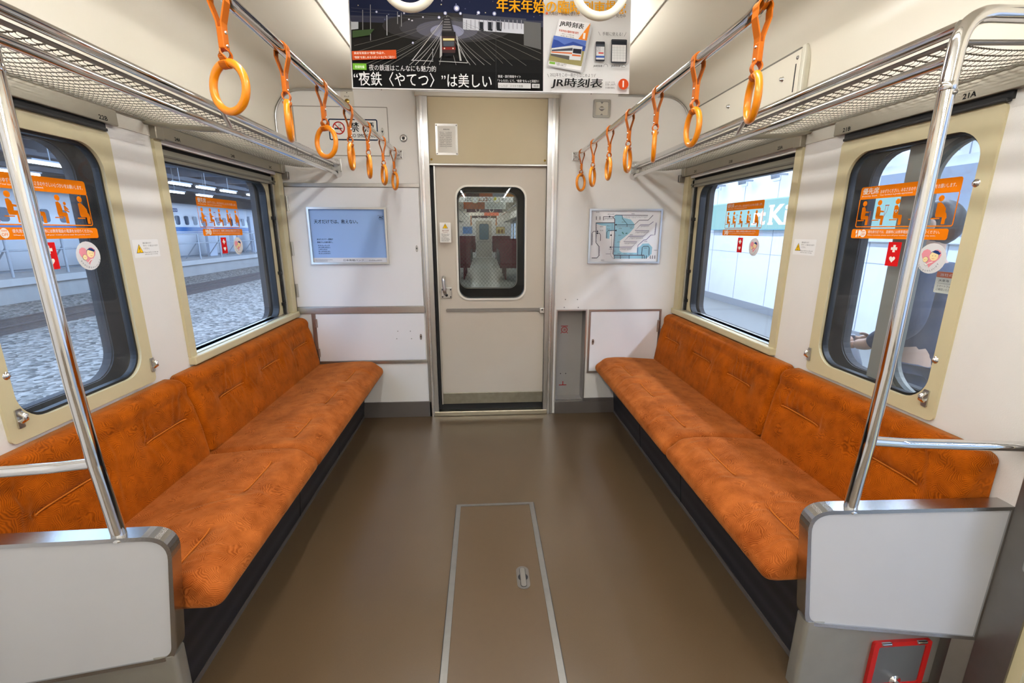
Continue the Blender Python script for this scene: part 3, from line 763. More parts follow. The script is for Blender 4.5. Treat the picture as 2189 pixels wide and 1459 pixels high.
def strap_proto(name, label, cat, bm, rm, group, y=0, R=.0475, r=.0082, zr=1.6325, x=0, Zr=RZ, rz=0.0):
    """a strap hung over a rail that runs along y at the origin; the ring's plane holds the band's twist"""
    root = thing(name, label, cat, (x, y, Zr), group)
    def B(nm, pts2, w, ax, m, par, rot=0.0):
        pass
    g = G()
    # loop over the rail: strip in the xz plane, width along y
    w = .011; t = .0016; R0 = .0165
    prof = [(-.004, -.072), (-.005, -.058)] + [(-.0165, -.020)] + [(R0 * cos(a), R0 * sin(a)) for a in [radians(200 - 220 * i / 12) for i in range(13)]] + [(.0165, -.020), (.005, -.058), (.004, -.072)]
    def strip(prof, wf):
        n = len(prof); vs = []; fs = []
        for k, (a, b) in enumerate(prof):
            p, q = prof[max(k - 1, 0)], prof[min(k + 1, n - 1)]; tx, tz = q[0] - p[0], q[1] - p[1]; l = math.hypot(tx, tz); nx, nz = tz / l * t, -tx / l * t
            hw, rot = wf(k / (n - 1))
            for s_, o_ in ((-1, -1), (1, -1), (1, 1), (-1, 1)):
                lx, ly = a + nx * o_, hw * s_
                vs.append((x + lx * cos(rot) - ly * sin(rot), y + lx * sin(rot) + ly * cos(rot), Zr + b + nz * o_))
        for k in range(n - 1):
            for e in range(4): fs.append((k * 4 + e, k * 4 + (e + 1) % 4, k * 4 + 4 + (e + 1) % 4, k * 4 + 4 + e))
        fs += [(0, 1, 2, 3), tuple(range(4 * n - 4, 4 * n))]
        return vs, fs
    vs, fs = strip(prof, lambda q: (w, 0)); g.add(vs, fs, bm)
    g.build('band', root)
    g = G(); g.box((x - .0062, y - .0115, Zr - .108), (x + .0062, y + .0115, Zr - .068), bm); cl = g.build('clasp', root, .002)
    g = G()
    for z in (-.076, -.101):
        for sd in (-1, 1): G().lathe([(0, .003), (.0028, .0024), (.0034, 0)], (x + sd * .0062, y, Zr + z), (sd, 0, 0), chrome, 8).build('rivet', cl)
    # lower loop that turns a quarter and holds the ring
    zt, zb = -.105, (zr + R) - Zr - .004
    rot = rz + pi / 2
    n = 9; low = []
    for sd in (-1, 1):
        pr_ = []
        for i in range(n + 1):
            q = i / n; bul = .0035 + .0065 * sin(pi * min(1, q * 1.1)) ** 1.0
            pr_.append((sd * bul, zt + (zb + .004 - zt) * q))
        vs, fs = strip(pr_, lambda q: (.0095 - .0005 * q, (rz) * min(1, q * 1.4))); low.append((vs, fs))
    g = G()
    for vs, fs in low: g.add(vs, fs, bm)
    cu = [(.0105 * cos(a), zb + .004 + .0105 * sin(a)) for a in [radians(180 + 180 * i / 10) for i in range(11)]]
    vs, fs = strip(cu, lambda q: (.0095, rz)); g.add(vs, fs, bm)
    g.build('ring_loop', root)
    ax = V(-sin(rz), cos(rz), 0)
    # ring hangs in the plane spanned by the band width and z
    axn = V(cos(rz), sin(rz), 0)
    g = G(); g.torus((x, y, zr), axn, R, r, rm, 44, 12); g.build('ring', root)
    return root
ordn = ['nearest the partition pole', 'second from the partition pole', 'third from the partition pole', 'middle one of the rail', 'third from the end wall', 'second from the end wall', 'closest to the end wall']
rots = {-1: [1.15, .30, 1.0, .10, .35, .45, .50], 1: [-.30, -.05, -.35, -.55, -.05, -.5, -.75]}
for sx in (-1, 1):
    for k, y in enumerate((1.105, 1.412, 1.722, 2.032, 2.336, 2.672, 2.985)):
        lb = 'orange hand strap on the %s rail, %s' % ('train-side' if sx < 0 else 'platform-side', ordn[k])
        strap_proto('hand_strap', lb, 'hand strap', oband, orange, 'orange hand straps', y, x=sx * RX, rz=rots[sx][k])
# ivory ring straps in the doorway area, on a cross rail
root = thing('cross_rail', 'chrome cross rail with ivory rings before the hanging poster', 'handrail', (0, 1.10, 2.03))
g = G(); g.tube(fillet([(-.40, 1.10, 2.19), (-.40, 1.10, 2.03), (.42, 1.10, 2.03), (.42, 1.10, 2.19)], .06, 6), .014, chrome, 14); g.build('rail', root)
for k, (x, zc) in enumerate(((-.189, 1.843), (.214, 1.838))):
    root = thing('ring_strap', 'ivory ring strap hanging before the ' + ('night railway half' if k == 0 else 'white half') + ' of the ceiling poster', 'hand strap', (x, 1.10, 2.03), 'ivory ring straps')
    g = G(); g.torus((x, 1.10, zc), (0, 1, 0), .0535, .0088, ivory, 48, 12); g.build('ring', root)
    g = G(); g.prism([[(-.011, zc + .045), (.011, zc + .045), (.012, 2.05), (-.012, 2.05)], [(-.006, zc + .0605), (-.0075, 2.044), (.0075, 2.044), (.006, zc + .0605)]], (x, 1.11, 0), X, Z, -.0, .02, ivory); g.build('band', root)

# ================================================================== CEILING LAMPS
tubem = emis('lamp_tube', (252, 251, 250), LAMP)
base_l = P('lamp_housing', (230, 228, 220), .3)
k = 0
for sx in (-1, 1):
    for i, (y, hl) in enumerate(((2.27, .33), (.82, .585), (-.45, .585), (-1.72, .585), (-3.0, .585), (-4.27, .585))):
        lb = 'fluorescent ceiling tube on the %s half, %s' % ('train-side' if sx < 0 else 'platform-side', ['beside the end wall', 'above the partitions', 'over the doorway', 'behind the doorway', 'next to rear seats', 'by the rear wall'][i])
        root = thing('ceiling_lamp', lb, 'lamp', (sx * .47, y, 2.17), 'fluorescent ceiling lamps')
        g = G(); g.box((sx * .445, y - hl - .03, 2.150), (sx * .495, y + hl + .03, 2.192), base_l); g.build('housing', root, .004)
        g = G(); g.tube([(sx * .47, y - hl, 2.108), (sx * .47, y + hl, 2.108)], .0155, tubem, 10); g.build('tube', root)
        for e in (-1, 1):
            g = G(); g.box((sx * .455, y + e * hl, 2.088), (sx * .485, y + e * (hl + .018), 2.155), base_l); g.build('socket', root, .003)

# ================================================================== FLOOR HATCH
root = thing('floor_hatch', 'rectangular floor hatch edged in metal strip in the aisle', 'floor hatch', (0, 1.3, 0))
strip = P('hatch_strip', (150, 148, 144), .36, .9, var=.1, vscale=30)
for x0, x1 in ((-.193, -.171), (.171, .193)):
    g = G(); g.box((x0, .55, -.002), (x1, 2.02, .0022), strip); g.build('edge_strip', root)
g = G(); g.box((-.171, 2.003, -.002), (.171, 2.02, .0022), strip); g.build('edge_strip', root)
g = G(); g.box((-.1695, .55, -.002), (.1695, 2.0015, .0012), P('hatch_vinyl', (82, 65, 46), .34, var=.06, vscale=40)); g.build('lid', root)
g = G(); g.box((.193, .55, -.001), (.1955, 2.02, .0012), darkgap); g.box((-.1955, .55, -.001), (-.193, 2.02, .0012), darkgap); g.build('gap', root)
g = G(); g.prism([rr(.072, 1.452, .122, 1.572, .024)], (0, 0, .0012), X, Y, 0, .0018, dsteel); hp = g.build('handle_plate', root, .0006)
g = G(); g.prism([circ(.097, 1.512, .0195, 24)], (0, 0, .003), X, Y, 0, .0003, darkgap); g.prism([rr(.085, 1.461, .109, 1.563, .011)], (0, 0, .003), X, Y, 0, .00035, darkgap); g.build('recess', hp)
g = G(); g.prism([rr(.087, 1.463, .107, 1.561, .009)], (0, 0, .0034), X, Y, 0, .0016, steel); g.build('pull_bar', hp, .0005)

# ================================================================== END WALL FITTINGS
def keyhole(x, z, par, yy, s=1.0):
    g = G(); g.prism([circ(x, z, .0085 * s, 20, .021 * s)], (0, yy, 0), X, Z, 0, .003, steel); k_ = g.build('lock', par, .001)
    g = G(); g.prism([circ(x, z + .003, .0042 * s, 14)], (0, yy - .003, 0), X, Z, 0, .0006, dark); g.prism([rr(x - .0018, z - .007, x + .0018, z + .002)], (0, yy - .003, 0), X, Z, 0, .0006, dark)
    for dz in (-.015, .015): g.prism([circ(x, z + dz * s, .002, 8)], (0, yy - .003, 0), X, Z, 0, .0006, dark)
    g.build('keyhole', k_)
def hinge(x, z, par, yy, h=.09):
    g = G(); g.box((x - .010, yy - .004, z - h / 2), (x + .010, yy, z + h / 2), alu); h_ = g.build('hinge', par, .001)
    g = G(); g.tube([(x, yy - .005, z - h / 2), (x, yy - .005, z + h / 2)], .004, alu, 8); g.build('hinge_pin', h_)
# upper equipment cabinet
root = thing('equipment_cabinet', 'white cabinet door with hinges holding the blue framed advert', 'cabinet', (-.89, D, 1.2))
g = G(); g.prism([rr(-1.318, .827, -.462, 1.606)], (0, D, 0), X, Z, 0, .0085, whitem); g.build('door_panel', root, .0015)
g = G(); g.prism([rr(-1.322, .824, -.458, 1.6095), rr(-1.317, .829, -.463, 1.6045)], (0, D, 0), X, Z, 0, .004, dsteel); g.build('door_edge', root)
for z in (1.505, 1.218, .94): hinge(-1.308, z, root, D - .0085)
keyhole(-.490, 1.217, root, D - .0085, 1.1)
# lower cabinet
root = thing('equipment_cabinet', 'low white cabinet door behind the end of the train-side bench', 'cabinet', (-.83, D, .6))
g = G(); g.prism([rr(-1.204, .438, -.462, .774)], (0, D, 0), X, Z, 0, .0085, whitem); g.build('door_panel', root, .0015)
g = G(); g.box((-1.231, D - .012, .412), (-1.207, D, .778), P('brownish_steel', (150, 130, 118), .4, .8)); g.build('side_post', root, .002)
for z in (.712, .50): hinge(-1.205, z, root, D - .0085, .06)
keyhole(-.491, .606, root, D - .0085, 1.0)
g = G()
for x, z in ((-.65, .648), (-.563, .647), (-.66, .594), (-.557, .593)): G().lathe([(0, .0025), (.003, .002), (.0036, 0)], (x, D - .0085, z), (0, -1, 0), dsteel, 8).build('screw', root)
# right cabinet
root = thing('equipment_cabinet', 'white locker door beside the extinguisher niche', 'cabinet', (.97, D, .55))
g = G(); g.prism([rr(.708, .315, 1.238, .788), rr(.721, .328, 1.225, .775)], (0, D, 0), X, Z, 0, .011, P('cabinet_frame', (172, 158, 148), .35, .85)); g.build('frame', root, .002)
g = G(); g.prism([rr(.723, .330, 1.223, .773)], (0, D, 0), X, Z, 0, .007, whitem); g.build('door_panel', root, .0015)
keyhole(.745, .551, root, D - .007, 1.0)
for z in (.665, .42): hinge(1.222, z, root, D - .009, .09)
# extinguisher niche
root = thing('extinguisher_niche', 'empty grey wall niche with red extinguisher mark beside the door column', 'niche', (.583, D, .097))
g = G(); x0, x1, z0, z1, yb = .479, .688, .097, .783, D + .12
vs = [(x0, D, z0), (x1, D, z0), (x1, D, z1), (x0, D, z1), (x0, yb, z0), (x1, yb, z0), (x1, yb, z1), (x0, yb, z1)]
g.add(vs, [(4, 5, 6, 7), (0, 1, 5, 4), (1, 2, 6, 5), (2, 3, 7, 6), (3, 0, 4, 7)], nichem); g.build('lining', root)
g = G(); g.prism([rr(.472, .090, .695, .790), rr(.481, .099, .686, .781)], (0, D, 0), X, Z, -.02, .005, alu); g.build('edge_frame', root, .002)
a = Art((.556, yb - .0005, .616), X, Z)
R_ = (150, 14, 12)
a.poly(circ(0, 0, .024, 24), R_); a.poly(circ(0, 0, .019, 24), (150, 146, 142)); a.text('消', 0, -.010, .020, R_, align='c', bold=.01)
a.line([(-.026, .028), (.026, .028)], .005, R_); a.line([(-.027, -.028), (-.016, -.016)], .004, R_); a.line([(.027, -.028), (.016, -.016)], .004, R_)
a.line([(-.030, -.435), (.028, -.435)], .006, R_); a.line([(0, -.435), (0, -.405)], .006, R_)
a.disc(-.02, -.343, .004, (40, 34, 32)); a.disc(.02, -.343, .004, (40, 34, 32))
a.build('print', root)
g = G()
for (x, z), lb_ in zip(((.536, .862), (.622, .861), (.529, .805), (.630, .804)), ('upper one by the door column', 'upper one by the locker', 'lower one by the door column', 'lower one by the locker')):
    tag(G().lathe([(0, .003), (.003, .0025), (.004, 0)], (x, D, z), (0, -1, 0), dsteel, 8).build('wall_screw'), 'small wall screw above the extinguisher niche, ' + lb_, 'screw', 'wall screws above the niche')
# square key switch
root = thing('key_switch', 'square steel recessed key switch high beside the door column', 'switch', (.735, D, 2.10))
g = G(); g.prism([rr(.680, 2.049, .791, 2.156, .008), rr(.694, 2.063, .777, 2.142, .006)], (0, D, 0), X, Z, 0, .010, steel); g.build('frame', root, .003)
g = G(); g.prism([rr(.693, 2.062, .778, 2.143, .006)], (0, D, 0), X, Z, 0, .003, P('switch_plate', (206, 200, 184), .4)); g.build('plate', root)
g = G(); g.prism([rr(.718, 2.098, .755, 2.108, .004)], (0, D - .003, 0), X, Z, 0, .008, alu); g.lathe([(0, .005), (.012, .004), (.014, 0)], (.736, D - .003, 2.103), (0, -1, 0), steel, 18)
g.prism([[(.726, 2.142), (.746, 2.142), (.736, 2.130)]], (0, D - .003, 0), X, Z, 0, .001, dsteel); g.prism([[(.726, 2.063), (.736, 2.075), (.746, 2.063)]], (0, D - .003, 0), X, Z, 0, .001, dsteel); g.build('key_knob', root)
# access panel with the no smoking sign
root = thing('access_panel', 'flat access panel outlined high on the end wall behind the no smoking sign', 'panel', (-.92, D, 1.94))
g = G(); g.prism([rr(-1.214, 1.803, -.636, 2.087, .004)], (0, D, 0), X, Z, 0, .0025, wallm); g.build('panel', root)
g = G(); g.prism([rr(-1.217, 1.800, -.633, 2.090, .005), rr(-1.212, 1.805, -.638, 2.085, .004)], (0, D, 0), X, Z, 0, .0035, P('panel_line', (150, 146, 136), .5)); g.build('outline', root)
keyhole(-.672, 1.944, root, D - .0025, 1.25)
root = thing('no_smoking_sign', 'white no smoking sign with navy rounded border', 'sign', (-.85, D, 1.955))
a = Art((-1.005, D - .003, 1.892), X, Z); NV = (24, 40, 66)
a.rect(0, 0, .305, .126, (240, 239, 234), .012); a.frame(0, 0, .305, .126, .0075, NV, .012)
RD = (176, 40, 34); a.disc(.062, .072, .0385, RD); a.disc(.062, .072, .031, (240, 239, 234))
a.rect(.036, .064, .078, .0735, (30, 34, 40)); a.rect(.080, .064, .084, .0735, (30, 34, 40))
for dx in (0, .008): a.line([(.066 + dx, .080), (.062 + dx, .086), (.068 + dx, .092), (.064 + dx, .098)], .0022, (60, 64, 70))
a.line([(.062 - .026, .072 + .026), (.062 + .026, .072 - .026)], .0065, RD)
a.text('禁', .130, .050, .058, (26, 30, 36), bold=.015); a.text('煙', .222, .050, .058, (26, 30, 36), bold=.015)
a.text('NO SMOKING', .128, .018, .021, (26, 30, 36), w=.160)
a.build('print', root)
g = G(); g.lathe([(0, .008), (.006, .008), (.007, .012), (.018, .014), (.022, .008), (.024, 0)], (-.542, D, 1.909), (0, -1, 0), steel, 24)
k_ = g.build('speaker_socket'); tag(k_, 'round steel wall socket beside the no smoking panel', 'socket')
g = G(); g.lathe([(0, .0125), (.0065, .0125), (.0068, .012)], (-.542, D, 1.909), (0, -1, 0), dark, 16); g.build('socket_hole', k_)
root = thing('small_plate', 'small cream plate with brass button above the no smoking panel', 'plate', (-.876, D, 2.135))
g = G(); g.prism([rr(-.916, 2.093, -.836, 2.176, .002)], (0, D, 0), X, Z, 0, .003, P('cream_plate', (214, 208, 192), .4)); g.build('plate', root)
g = G(); g.lathe([(0, .006), (.012, .005), (.015, 0)], (-.878, D - .003, 2.119), (0, -1, 0), brass, 18); g.build('button', root)
a = Art((-.9, D - .0032, 2.14), X, Z); a.scribble(.006, .003, .03, .007, (90, 86, 78), 3); a.disc(.024, .028, .003, (90, 86, 78)); a.build('print', root)
# notice plate over the door
root = thing('notice_plate', 'small framed paper notice on the panel above the door', 'notice', (-.268, D, 1.9))
g = G(); g.prism([rr(-.339, 1.812, -.197, 2.0, .004)], (0, D + .004, 0), X, Z, 0, .003, P('notice_holder', (206, 203, 196), .3, .5)); g.build('holder', root, .001)
a = Art((-.339, D + .001, 1.812), X, Z); a.rect(.014, .014, .128, .174, (226, 223, 214))
a.text('乗務員室', .071, .150, .008, (60, 58, 54), w=.04, align='c')
for k in range(9): a.scribble(.026, .134 - k * .0105, .038 if k % 3 else .028, .005, (120, 116, 110), k); a.scribble(.070, .134 - k * .0105, .034, .005, (120, 116, 110), 40 + k)
a.line([(.067, .04), (.067, .14)], .0008, (120, 116, 110)); a.build('print', root)
g = G()
for x, z in ((-.332, 1.82), (-.204, 1.82), (-.332, 1.99), (-.204, 1.99)): G().lathe([(0, .0025), (.003, .002), (.004, 0)], (x, D + .001, z), (0, -1, 0), dsteel, 8).build('screw', root)

# framed advert
def picture_frame(name, label, cat, x0, z0, x1, z1, fw_=.0125):
    root = thing(name, label, cat, ((x0 + x1) / 2, D, z0))
    yy = D - .0085 if x0 < 0 else D
    g = G(); g.prism([rr(x0, z0, x1, z1), rr(x0 + fw_, z0 + fw_, x1 - fw_, z1 - fw_)], (0, yy, 0), X, Z, 0, .016, alu); g.build('frame', root, .003)
    return root, yy
root, yy = picture_frame('framed_advert', 'blue framed advert with dark lettering on the white cabinet door', 'advert', -1.188, 1.115, -.678, 1.483)
a = Art((-1.1755, yy - .004, 1.1275), X, Z); WW, HH = .485, .343
a.rect(0, 0, WW, HH, (150, 182, 232)); a.rect(0, 0, WW, .030, (226, 226, 232))
NV = (22, 30, 58)
a.text('天才だけでは、救えない。', .026, .252, .026, NV, w=.283, bold=.014)
a.text('あなたのドナー登録が', .034, .146, .0105, NV, w=.105, bold=.012); a.text('患者さんの命を救う。', .034, .127, .0105, NV, w=.102, bold=.012)
for k, w_ in enumerate((.076, .078, .058, .078, .076)): a.scribble(.037, .108 - k * .013, w_, .006, (40, 52, 92), k)
a.text('AC', .446, .285, .015, NV, bold=.03, shear=.2); a.scribble(.448, .277, .03, .004, (40, 52, 92), 9); a.scribble(.440, .303, .034, .004, (90, 110, 150), 19)
a.text('日本骨髄バンク', .195, .008, .013, (70, 74, 90), w=.135); a.scribble(.010, .016, .115, .004, (110, 112, 122), 7); a.scribble(.010, .008, .08, .004, (110, 112, 122), 8); a.scribble(.365, .010, .085, .006, (110, 112, 122), 12)
a.build('print', root)

# route map
root, yy = picture_frame('framed_route_map', 'framed railway route map in blue and white beside the corner window', 'map', .682, 1.114, 1.189, 1.481)
a = Art((.6945, yy - .004, 1.1265), X, Z); WW, HH = .482, .342
def M(px, py): return ((px - 245 + (py - 200) * .045) / 1475 * WW, (1300 - py) / 1100 * HH)
def ML(pts, w, rgb): a.line([M(*p) for p in pts], w, rgb)
a.rect(0, 0, WW, HH, (236, 236, 238)); SEA = (150, 196, 214)
a.poly([M(*p) for p in ((755, 285), (890, 285), (930, 350), (1085, 385), (1165, 480), (1160, 560), (1060, 680), (850, 850), (850, 1060), (900, 1100), (1225, 1105), (1230, 1000), (1300, 960), (1350, 905), (1480, 900), (1560, 985), (1550, 1130), (1440, 1235), (740, 1235), (720, 1150), (735, 330))], SEA)
a.poly([M(*p) for p in ((345, 460), (730, 460), (730, 620), (640, 640), (630, 800), (555, 790), (555, 520), (470, 515), (350, 480))], SEA)
BK = (60, 62, 74); PU = (88, 82, 128)
ML([(500, 325), (720, 325), (765, 290), (900, 292), (1450, 296)], .0036, BK); ML([(900, 292), (905, 365), (1005, 480), (1005, 540)], .003, BK)
ML([(700, 335), (742, 380), (735, 720), (710, 1130), (735, 1160), (1390, 1160)], .0052, (92, 76, 88)); ML([(735, 497), (1165, 495), (1265, 400), (1455, 398), (1560, 290)], .0034, BK)
ML([(340, 458), (735, 455)], .0048, BK); ML([(345, 458), (340, 880), (405, 965), (405, 1170), (360, 1218), (250, 1218)], .0045, BK); ML([(345, 640), (290, 638), (258, 680), (250, 940)], .0036, BK); ML([(350, 680), (420, 680), (440, 720), (435, 845)], .0034, BK)
ML([(775, 620), (600, 622), (572, 660), (570, 790)], .0036, BK)
ML([(650, 982), (1115, 980), (1225, 865), (935, 858), (1050, 742), (1365, 740), (1480, 625), (1175, 620), (1295, 498), (1480, 498), (1570, 430)], .0032, PU)
ML([(1245, 1160), (1248, 940), (1375, 825), (1430, 815), (1520, 720), (1605, 715), (1630, 450)], .0036, PU)
ML([(1330, 1160), (1340, 990), (1370, 962), (1470, 962), (1495, 1000), (1490, 1160)], .0038, BK); ML([(685, 470), (675, 960), (655, 1150), (700, 1225), (735, 1230)], .0015, (90, 90, 98)); ML([(550, 1130), (650, 1130)], .002, BK)
for (x, y) in ((350, 355), (428, 355), (500, 365), (735, 1200), (868, 1200), (1060, 1200), (1345, 1200), (1390, 1200), (1435, 1200), (1520, 1200), (1570, 1200), (1618, 1200)):
    ML([(x, y - 35), (x, y + 38)], .0042, BK)
for (x, y) in ((650, 982), (370, 640), (370, 680), (765, 497), (765, 620), (660, 722), (628, 325)): p = M(x, y); a.disc(p[0], p[1], .0055, BK)
rn = random.Random(5)
def ticks(p, q, n, ln, rgb):
    p, q = Vector(M(*p)), Vector(M(*q)); t = (q - p).normalized(); nn = Vector((t.y, -t.x))
    for k in range(n):
        c = p.lerp(q, (k + .5) / n); a.line([c + nn * .004, c + nn * (.004 + ln * rn.uniform(.5, 1))], .0018, rgb, up_=(k == 0))
GR = (140, 140, 152)
for seg in (((930, 296), (1440, 296), 22, .016), ((345, 470), (340, 860), 26, -.012), ((258, 690), (250, 930), 18, -.012), ((740, 640), (715, 1100), 34, -.014), ((1295, 505), (1470, 505), 12, .010), ((1185, 628), (1470, 628), 20, .012), ((1060, 750), (1350, 750), 20, .012), ((945, 866), (1210, 866), 18, .012), ((860, 985), (1110, 985), 18, .014), ((750, 1168), (1050, 1168), 22, .016), ((1605, 710), (1625, 470), 16, -.012), ((405, 970), (400, 1170), 14, -.012), ((780, 505), (1150, 505), 22, .012), ((520, 335), (700, 335), 12, .014)):
    ticks(*seg, GR)
for k, (x, y) in enumerate(((1090, 265), (580, 275), (655, 275), (570, 520), (570, 590), (810, 725), (790, 865), (1060, 712), (1370, 855), (1370, 1005), (340, 235), (800, 1125), (930, 1125), (1060, 1130), (420, 540), (420, 620), (1590, 1050), (610, 1020), (440, 1265), (880, 440), (1060, 570), (820, 575))):
    p = M(x, y); a.scribble(p[0], p[1] - .003, .022, .006, (110, 112, 124), k)
a.poly([M(*p) for p in ((885, 655), (905, 650), (930, 695), (915, 700))], (70, 120, 110)); a.poly([M(*p) for p in ((960, 680), (1000, 665), (1005, 690), (970, 695))], (80, 130, 130))
a.build('print', root)

# AC access panel on the platform-side upper wall
root = thing('inspection_panel', 'long cream inspection panel above the platform-side rack', 'panel', (1.31, 2.6, 1.9))
g = G(); g.box((1.305, 2.055, 1.80), (1.335, 3.13, 2.083), ceilm); g.build('panel', root, .003)
g = G(); g.box((1.303, 2.025, 1.80), (1.335, 2.053, 2.092), P('panel_side', (202, 198, 180), .4)); g.build('end_cap', root, .008)
g = G(); g.box((1.302, 2.058, 2.080), (1.31, 3.13, 2.086), P('joint', (120, 116, 106))); g.build('top_line', root)
for y in (2.166, 2.622):
    g = G(); g.lathe([(0, .012), (.007, .011), (.009, .004), (.012, 0)], (1.305, y, 1.995), (-1, 0, 0), chrome, 14); g.build('knob', root)
g = G(); g.lathe([(0, .005), (.006, .004), (.008, 0)], (1.305, 2.075, 2.052), (-1, 0, 0), dsteel, 12); g.build('screw', root)
G().box((1.3035, 2.932, 1.93), (1.306, 2.952, 1.975), dark).build('slot', root); G().box((1.3035, 2.078, 1.92), (1.306, 2.083, 2.03), dark).build('slot', root)
# grab handle on the door pillar
root = thing('door_handrail', 'vertical steel grab rail on the platform-side door pillar', 'handrail', (1.3, .925, 1.0))
g = G(); g.tube(fillet([(1.335, .882, .505), (1.310, .882, .505), (1.310, .882, 1.55), (1.335, .882, 1.55)], .02, 6), .010, alu, 14); g.build('rail', root)
#PART3
# ================================================================== HANGING POSTER
PY = 1.83
root = thing('hanging_poster', 'wide ceiling poster with night railway photo and white timetable advert', 'poster', (0, PY, 2.19))
TV = V(0, .115, .9934)                     # the sheet leans a little away at the top
g = G(); g.prism([rr(-.506, 0, .509, .350)], (0, PY, 1.832), X, TV, -.0012, 0, P('poster_paper', (232, 232, 232), .5)); g.build('sheet', root)
g = G(); g.box((-.51, PY + .030, 2.168), (.513, PY + .046, 2.192), alu); g.build('holder', root, .002)
a = Art((-.506, PY - .0003, 1.832), X, TV, .0001)
PW, PH = 1.015, .350
def Q(px, py):                      # photo coordinates to metres on the sheet
    t = 189 + (px - 752) * .0252 - py; xl = 752 - .037 * t; xr = 1345 + .026 * t
    return ((px - xl) / (xr - xl) * 1.015, .001535 * t - 3.3e-7 * t * t)
def qp(pts, rgb): a.poly([Q(*p) for p in pts], rgb)
def ql(pts, w, rgb, w2=None): a.line([Q(*p) for p in pts], w, rgb, w2=w2)
a.rect(0, 0, PW, PH, (232, 232, 232)); a.rect(.004, .004, .692, PH, (14, 14, 15))
a.rect(.004, .232, .692, PH, (30, 36, 62)); a.rect(.004, .222, .692, .244, (58, 60, 78))
a.rect(.004, .095, .692, .222, (30, 29, 28)); a.rect(.004, .065, .692, .110, (20, 20, 21))
rn = random.Random(3)
# ground glow near the yard throat
for k, (w, c) in enumerate(((.46, (52, 51, 52)), (.34, (66, 65, 70)), (.22, (92, 92, 104)), (.12, (140, 142, 166)))):
    a.disc(.345, .212 - k * .004, w * .5, c, ry=.050 - k * .009)
for k in range(46):
    a.rect(*(lambda x, y, s: (x, y, x + s, y + s * .8))(rn.uniform(.02, .68), rn.uniform(.226, .34), rn.uniform(.0015, .006)), rn.choice(((200, 190, 150), (150, 160, 200), (90, 96, 120), (220, 220, 230))), 0, k % 8 == 0)
# depot building
qp(((985, 30), (1115, 42), (1115, 66), (985, 56)), (206, 208, 216)); qp(((985, 20), (1120, 30), (1120, 42), (985, 30)), (70, 72, 84)); qp(((1115, 36), (1152, 40), (1152, 102), (1115, 92)), (98, 98, 98))
for x in (1024, 1043, 1062): qp(((x - 6, 38), (x + 6, 39), (x + 5, 60), (x - 5, 58)), (38, 40, 46))
for x in range(992, 1112, 9): qp(((x, 34), (x + 1.5, 34), (x + 1.5, 56), (x, 55)), (150, 152, 162))
# rails fanning out
VP = (951, 24)
def rail(x, y, c, w=.0016, bend=0):
    pts = []
    for k in range(9):
        q = k / 8; e = q ** 1.6; pts.append((VP[0] + (x - VP[0]) * e + bend * q * (1 - q), VP[1] + (y - VP[1]) * q))
    ql(pts, .0005, c, w2=w)
for x, c in ((775, (112, 110, 106)), (790, (112, 110, 106)), (815, (140, 138, 134)), (830, (120, 118, 112)), (872, (190, 188, 184)), (884, (206, 204, 200)), (901, (206, 204, 200)), (913, (170, 168, 164)), (935, (150, 148, 146)), (970, (150, 148, 146)), (1000, (176, 174, 170)), (1012, (150, 148, 146)), (1030, (150, 148, 144)), (1044, (120, 118, 114))):
    rail(x, 138, c)
for x, y, bnd in ((758, 95, -40), (758, 110, -40), (1052, 130, 60), (1070, 135, 90), (1090, 140, 110), (1120, 140, 120), (1150, 128, 120), (1152, 112, 130)): rail(x, y, (110, 109, 104), .0012, bnd)
ql(((878, 128), (948, 30)), .003, (200, 198, 194), w2=.001); ql(((876, 128), (922, 130)), .0022, (190, 190, 188)); ql(((934, 130), (995, 134)), .0022, (190, 190, 188)); ql(((995, 134), (958, 50)), .002, (170, 170, 170))
# pit and poles
for x, y0, y1 in ((776, 14, 66), (792, 2, 84), (826, 26, 72), (848, 18, 46), (856, 20, 52), (921, 102, 128), (752, 40, 108)): ql(((x, y0), (x, y1)), .0022, (150, 152, 154) if x != 826 else (216, 220, 226))
for y0, y1 in ((10, 24), (18, 30), (30, 34)): ql(((752, y0), (935, y1)), .0007, (92, 94, 100))
qp(((752, 42), (767, 42), (767, 58), (752, 60)), (190, 194, 200)); qp(((755, 62), (800, 58), (790, 72), (755, 78)), (62, 84, 52))
# the train
qp(((944, 30), (958, 30), (968, 72), (940, 72)), (52, 50, 52))
for k in range(6): y = 34 + k * 6; qp(((946 - k, y), (957 + k, y), (957 + k, y + 2.5), (946 - k, y + 2.5)), (120, 118, 120))
qp(((941, 64), (969, 64), (970, 74), (940, 74)), (36, 34, 36)); qp(((940, 74), (970, 74), (969, 112), (941, 112)), (58, 42, 42))
qp(((943, 79), (967, 79), (967, 84), (943, 84)), (226, 214, 150)); qp(((943, 86), (967, 86), (966, 97), (944, 97)), (74, 80, 88)); qp(((941, 99), (969, 99), (969, 105), (941, 105)), (126, 40, 34)); qp(((943, 112), (967, 112), (964, 120), (946, 120)), (24, 24, 26))
for x in (946, 964): a.disc(*Q(x, 102), .0025, (246, 236, 210))
qp(((937, 74), (940, 74), (941, 118), (936, 124)), (180, 180, 180)); qp(((971, 74), (973, 74), (982, 130), (978, 130)), (176, 176, 176))
for x, y, r_ in ((972, 10, .010), (980, 22, .005), (1018, 20, .006), (1052, 22, .007), (805, 20, .004), (880, 90, .004), (948, 22, .006), (935, 32, .005)):
    a.disc(*Q(x, y), r_, (150, 156, 196)); a.disc(*Q(x, y), r_ * .6, (248, 248, 252))
a.rect(.004, .002, .692, .088, (16, 16, 17)) if False else None
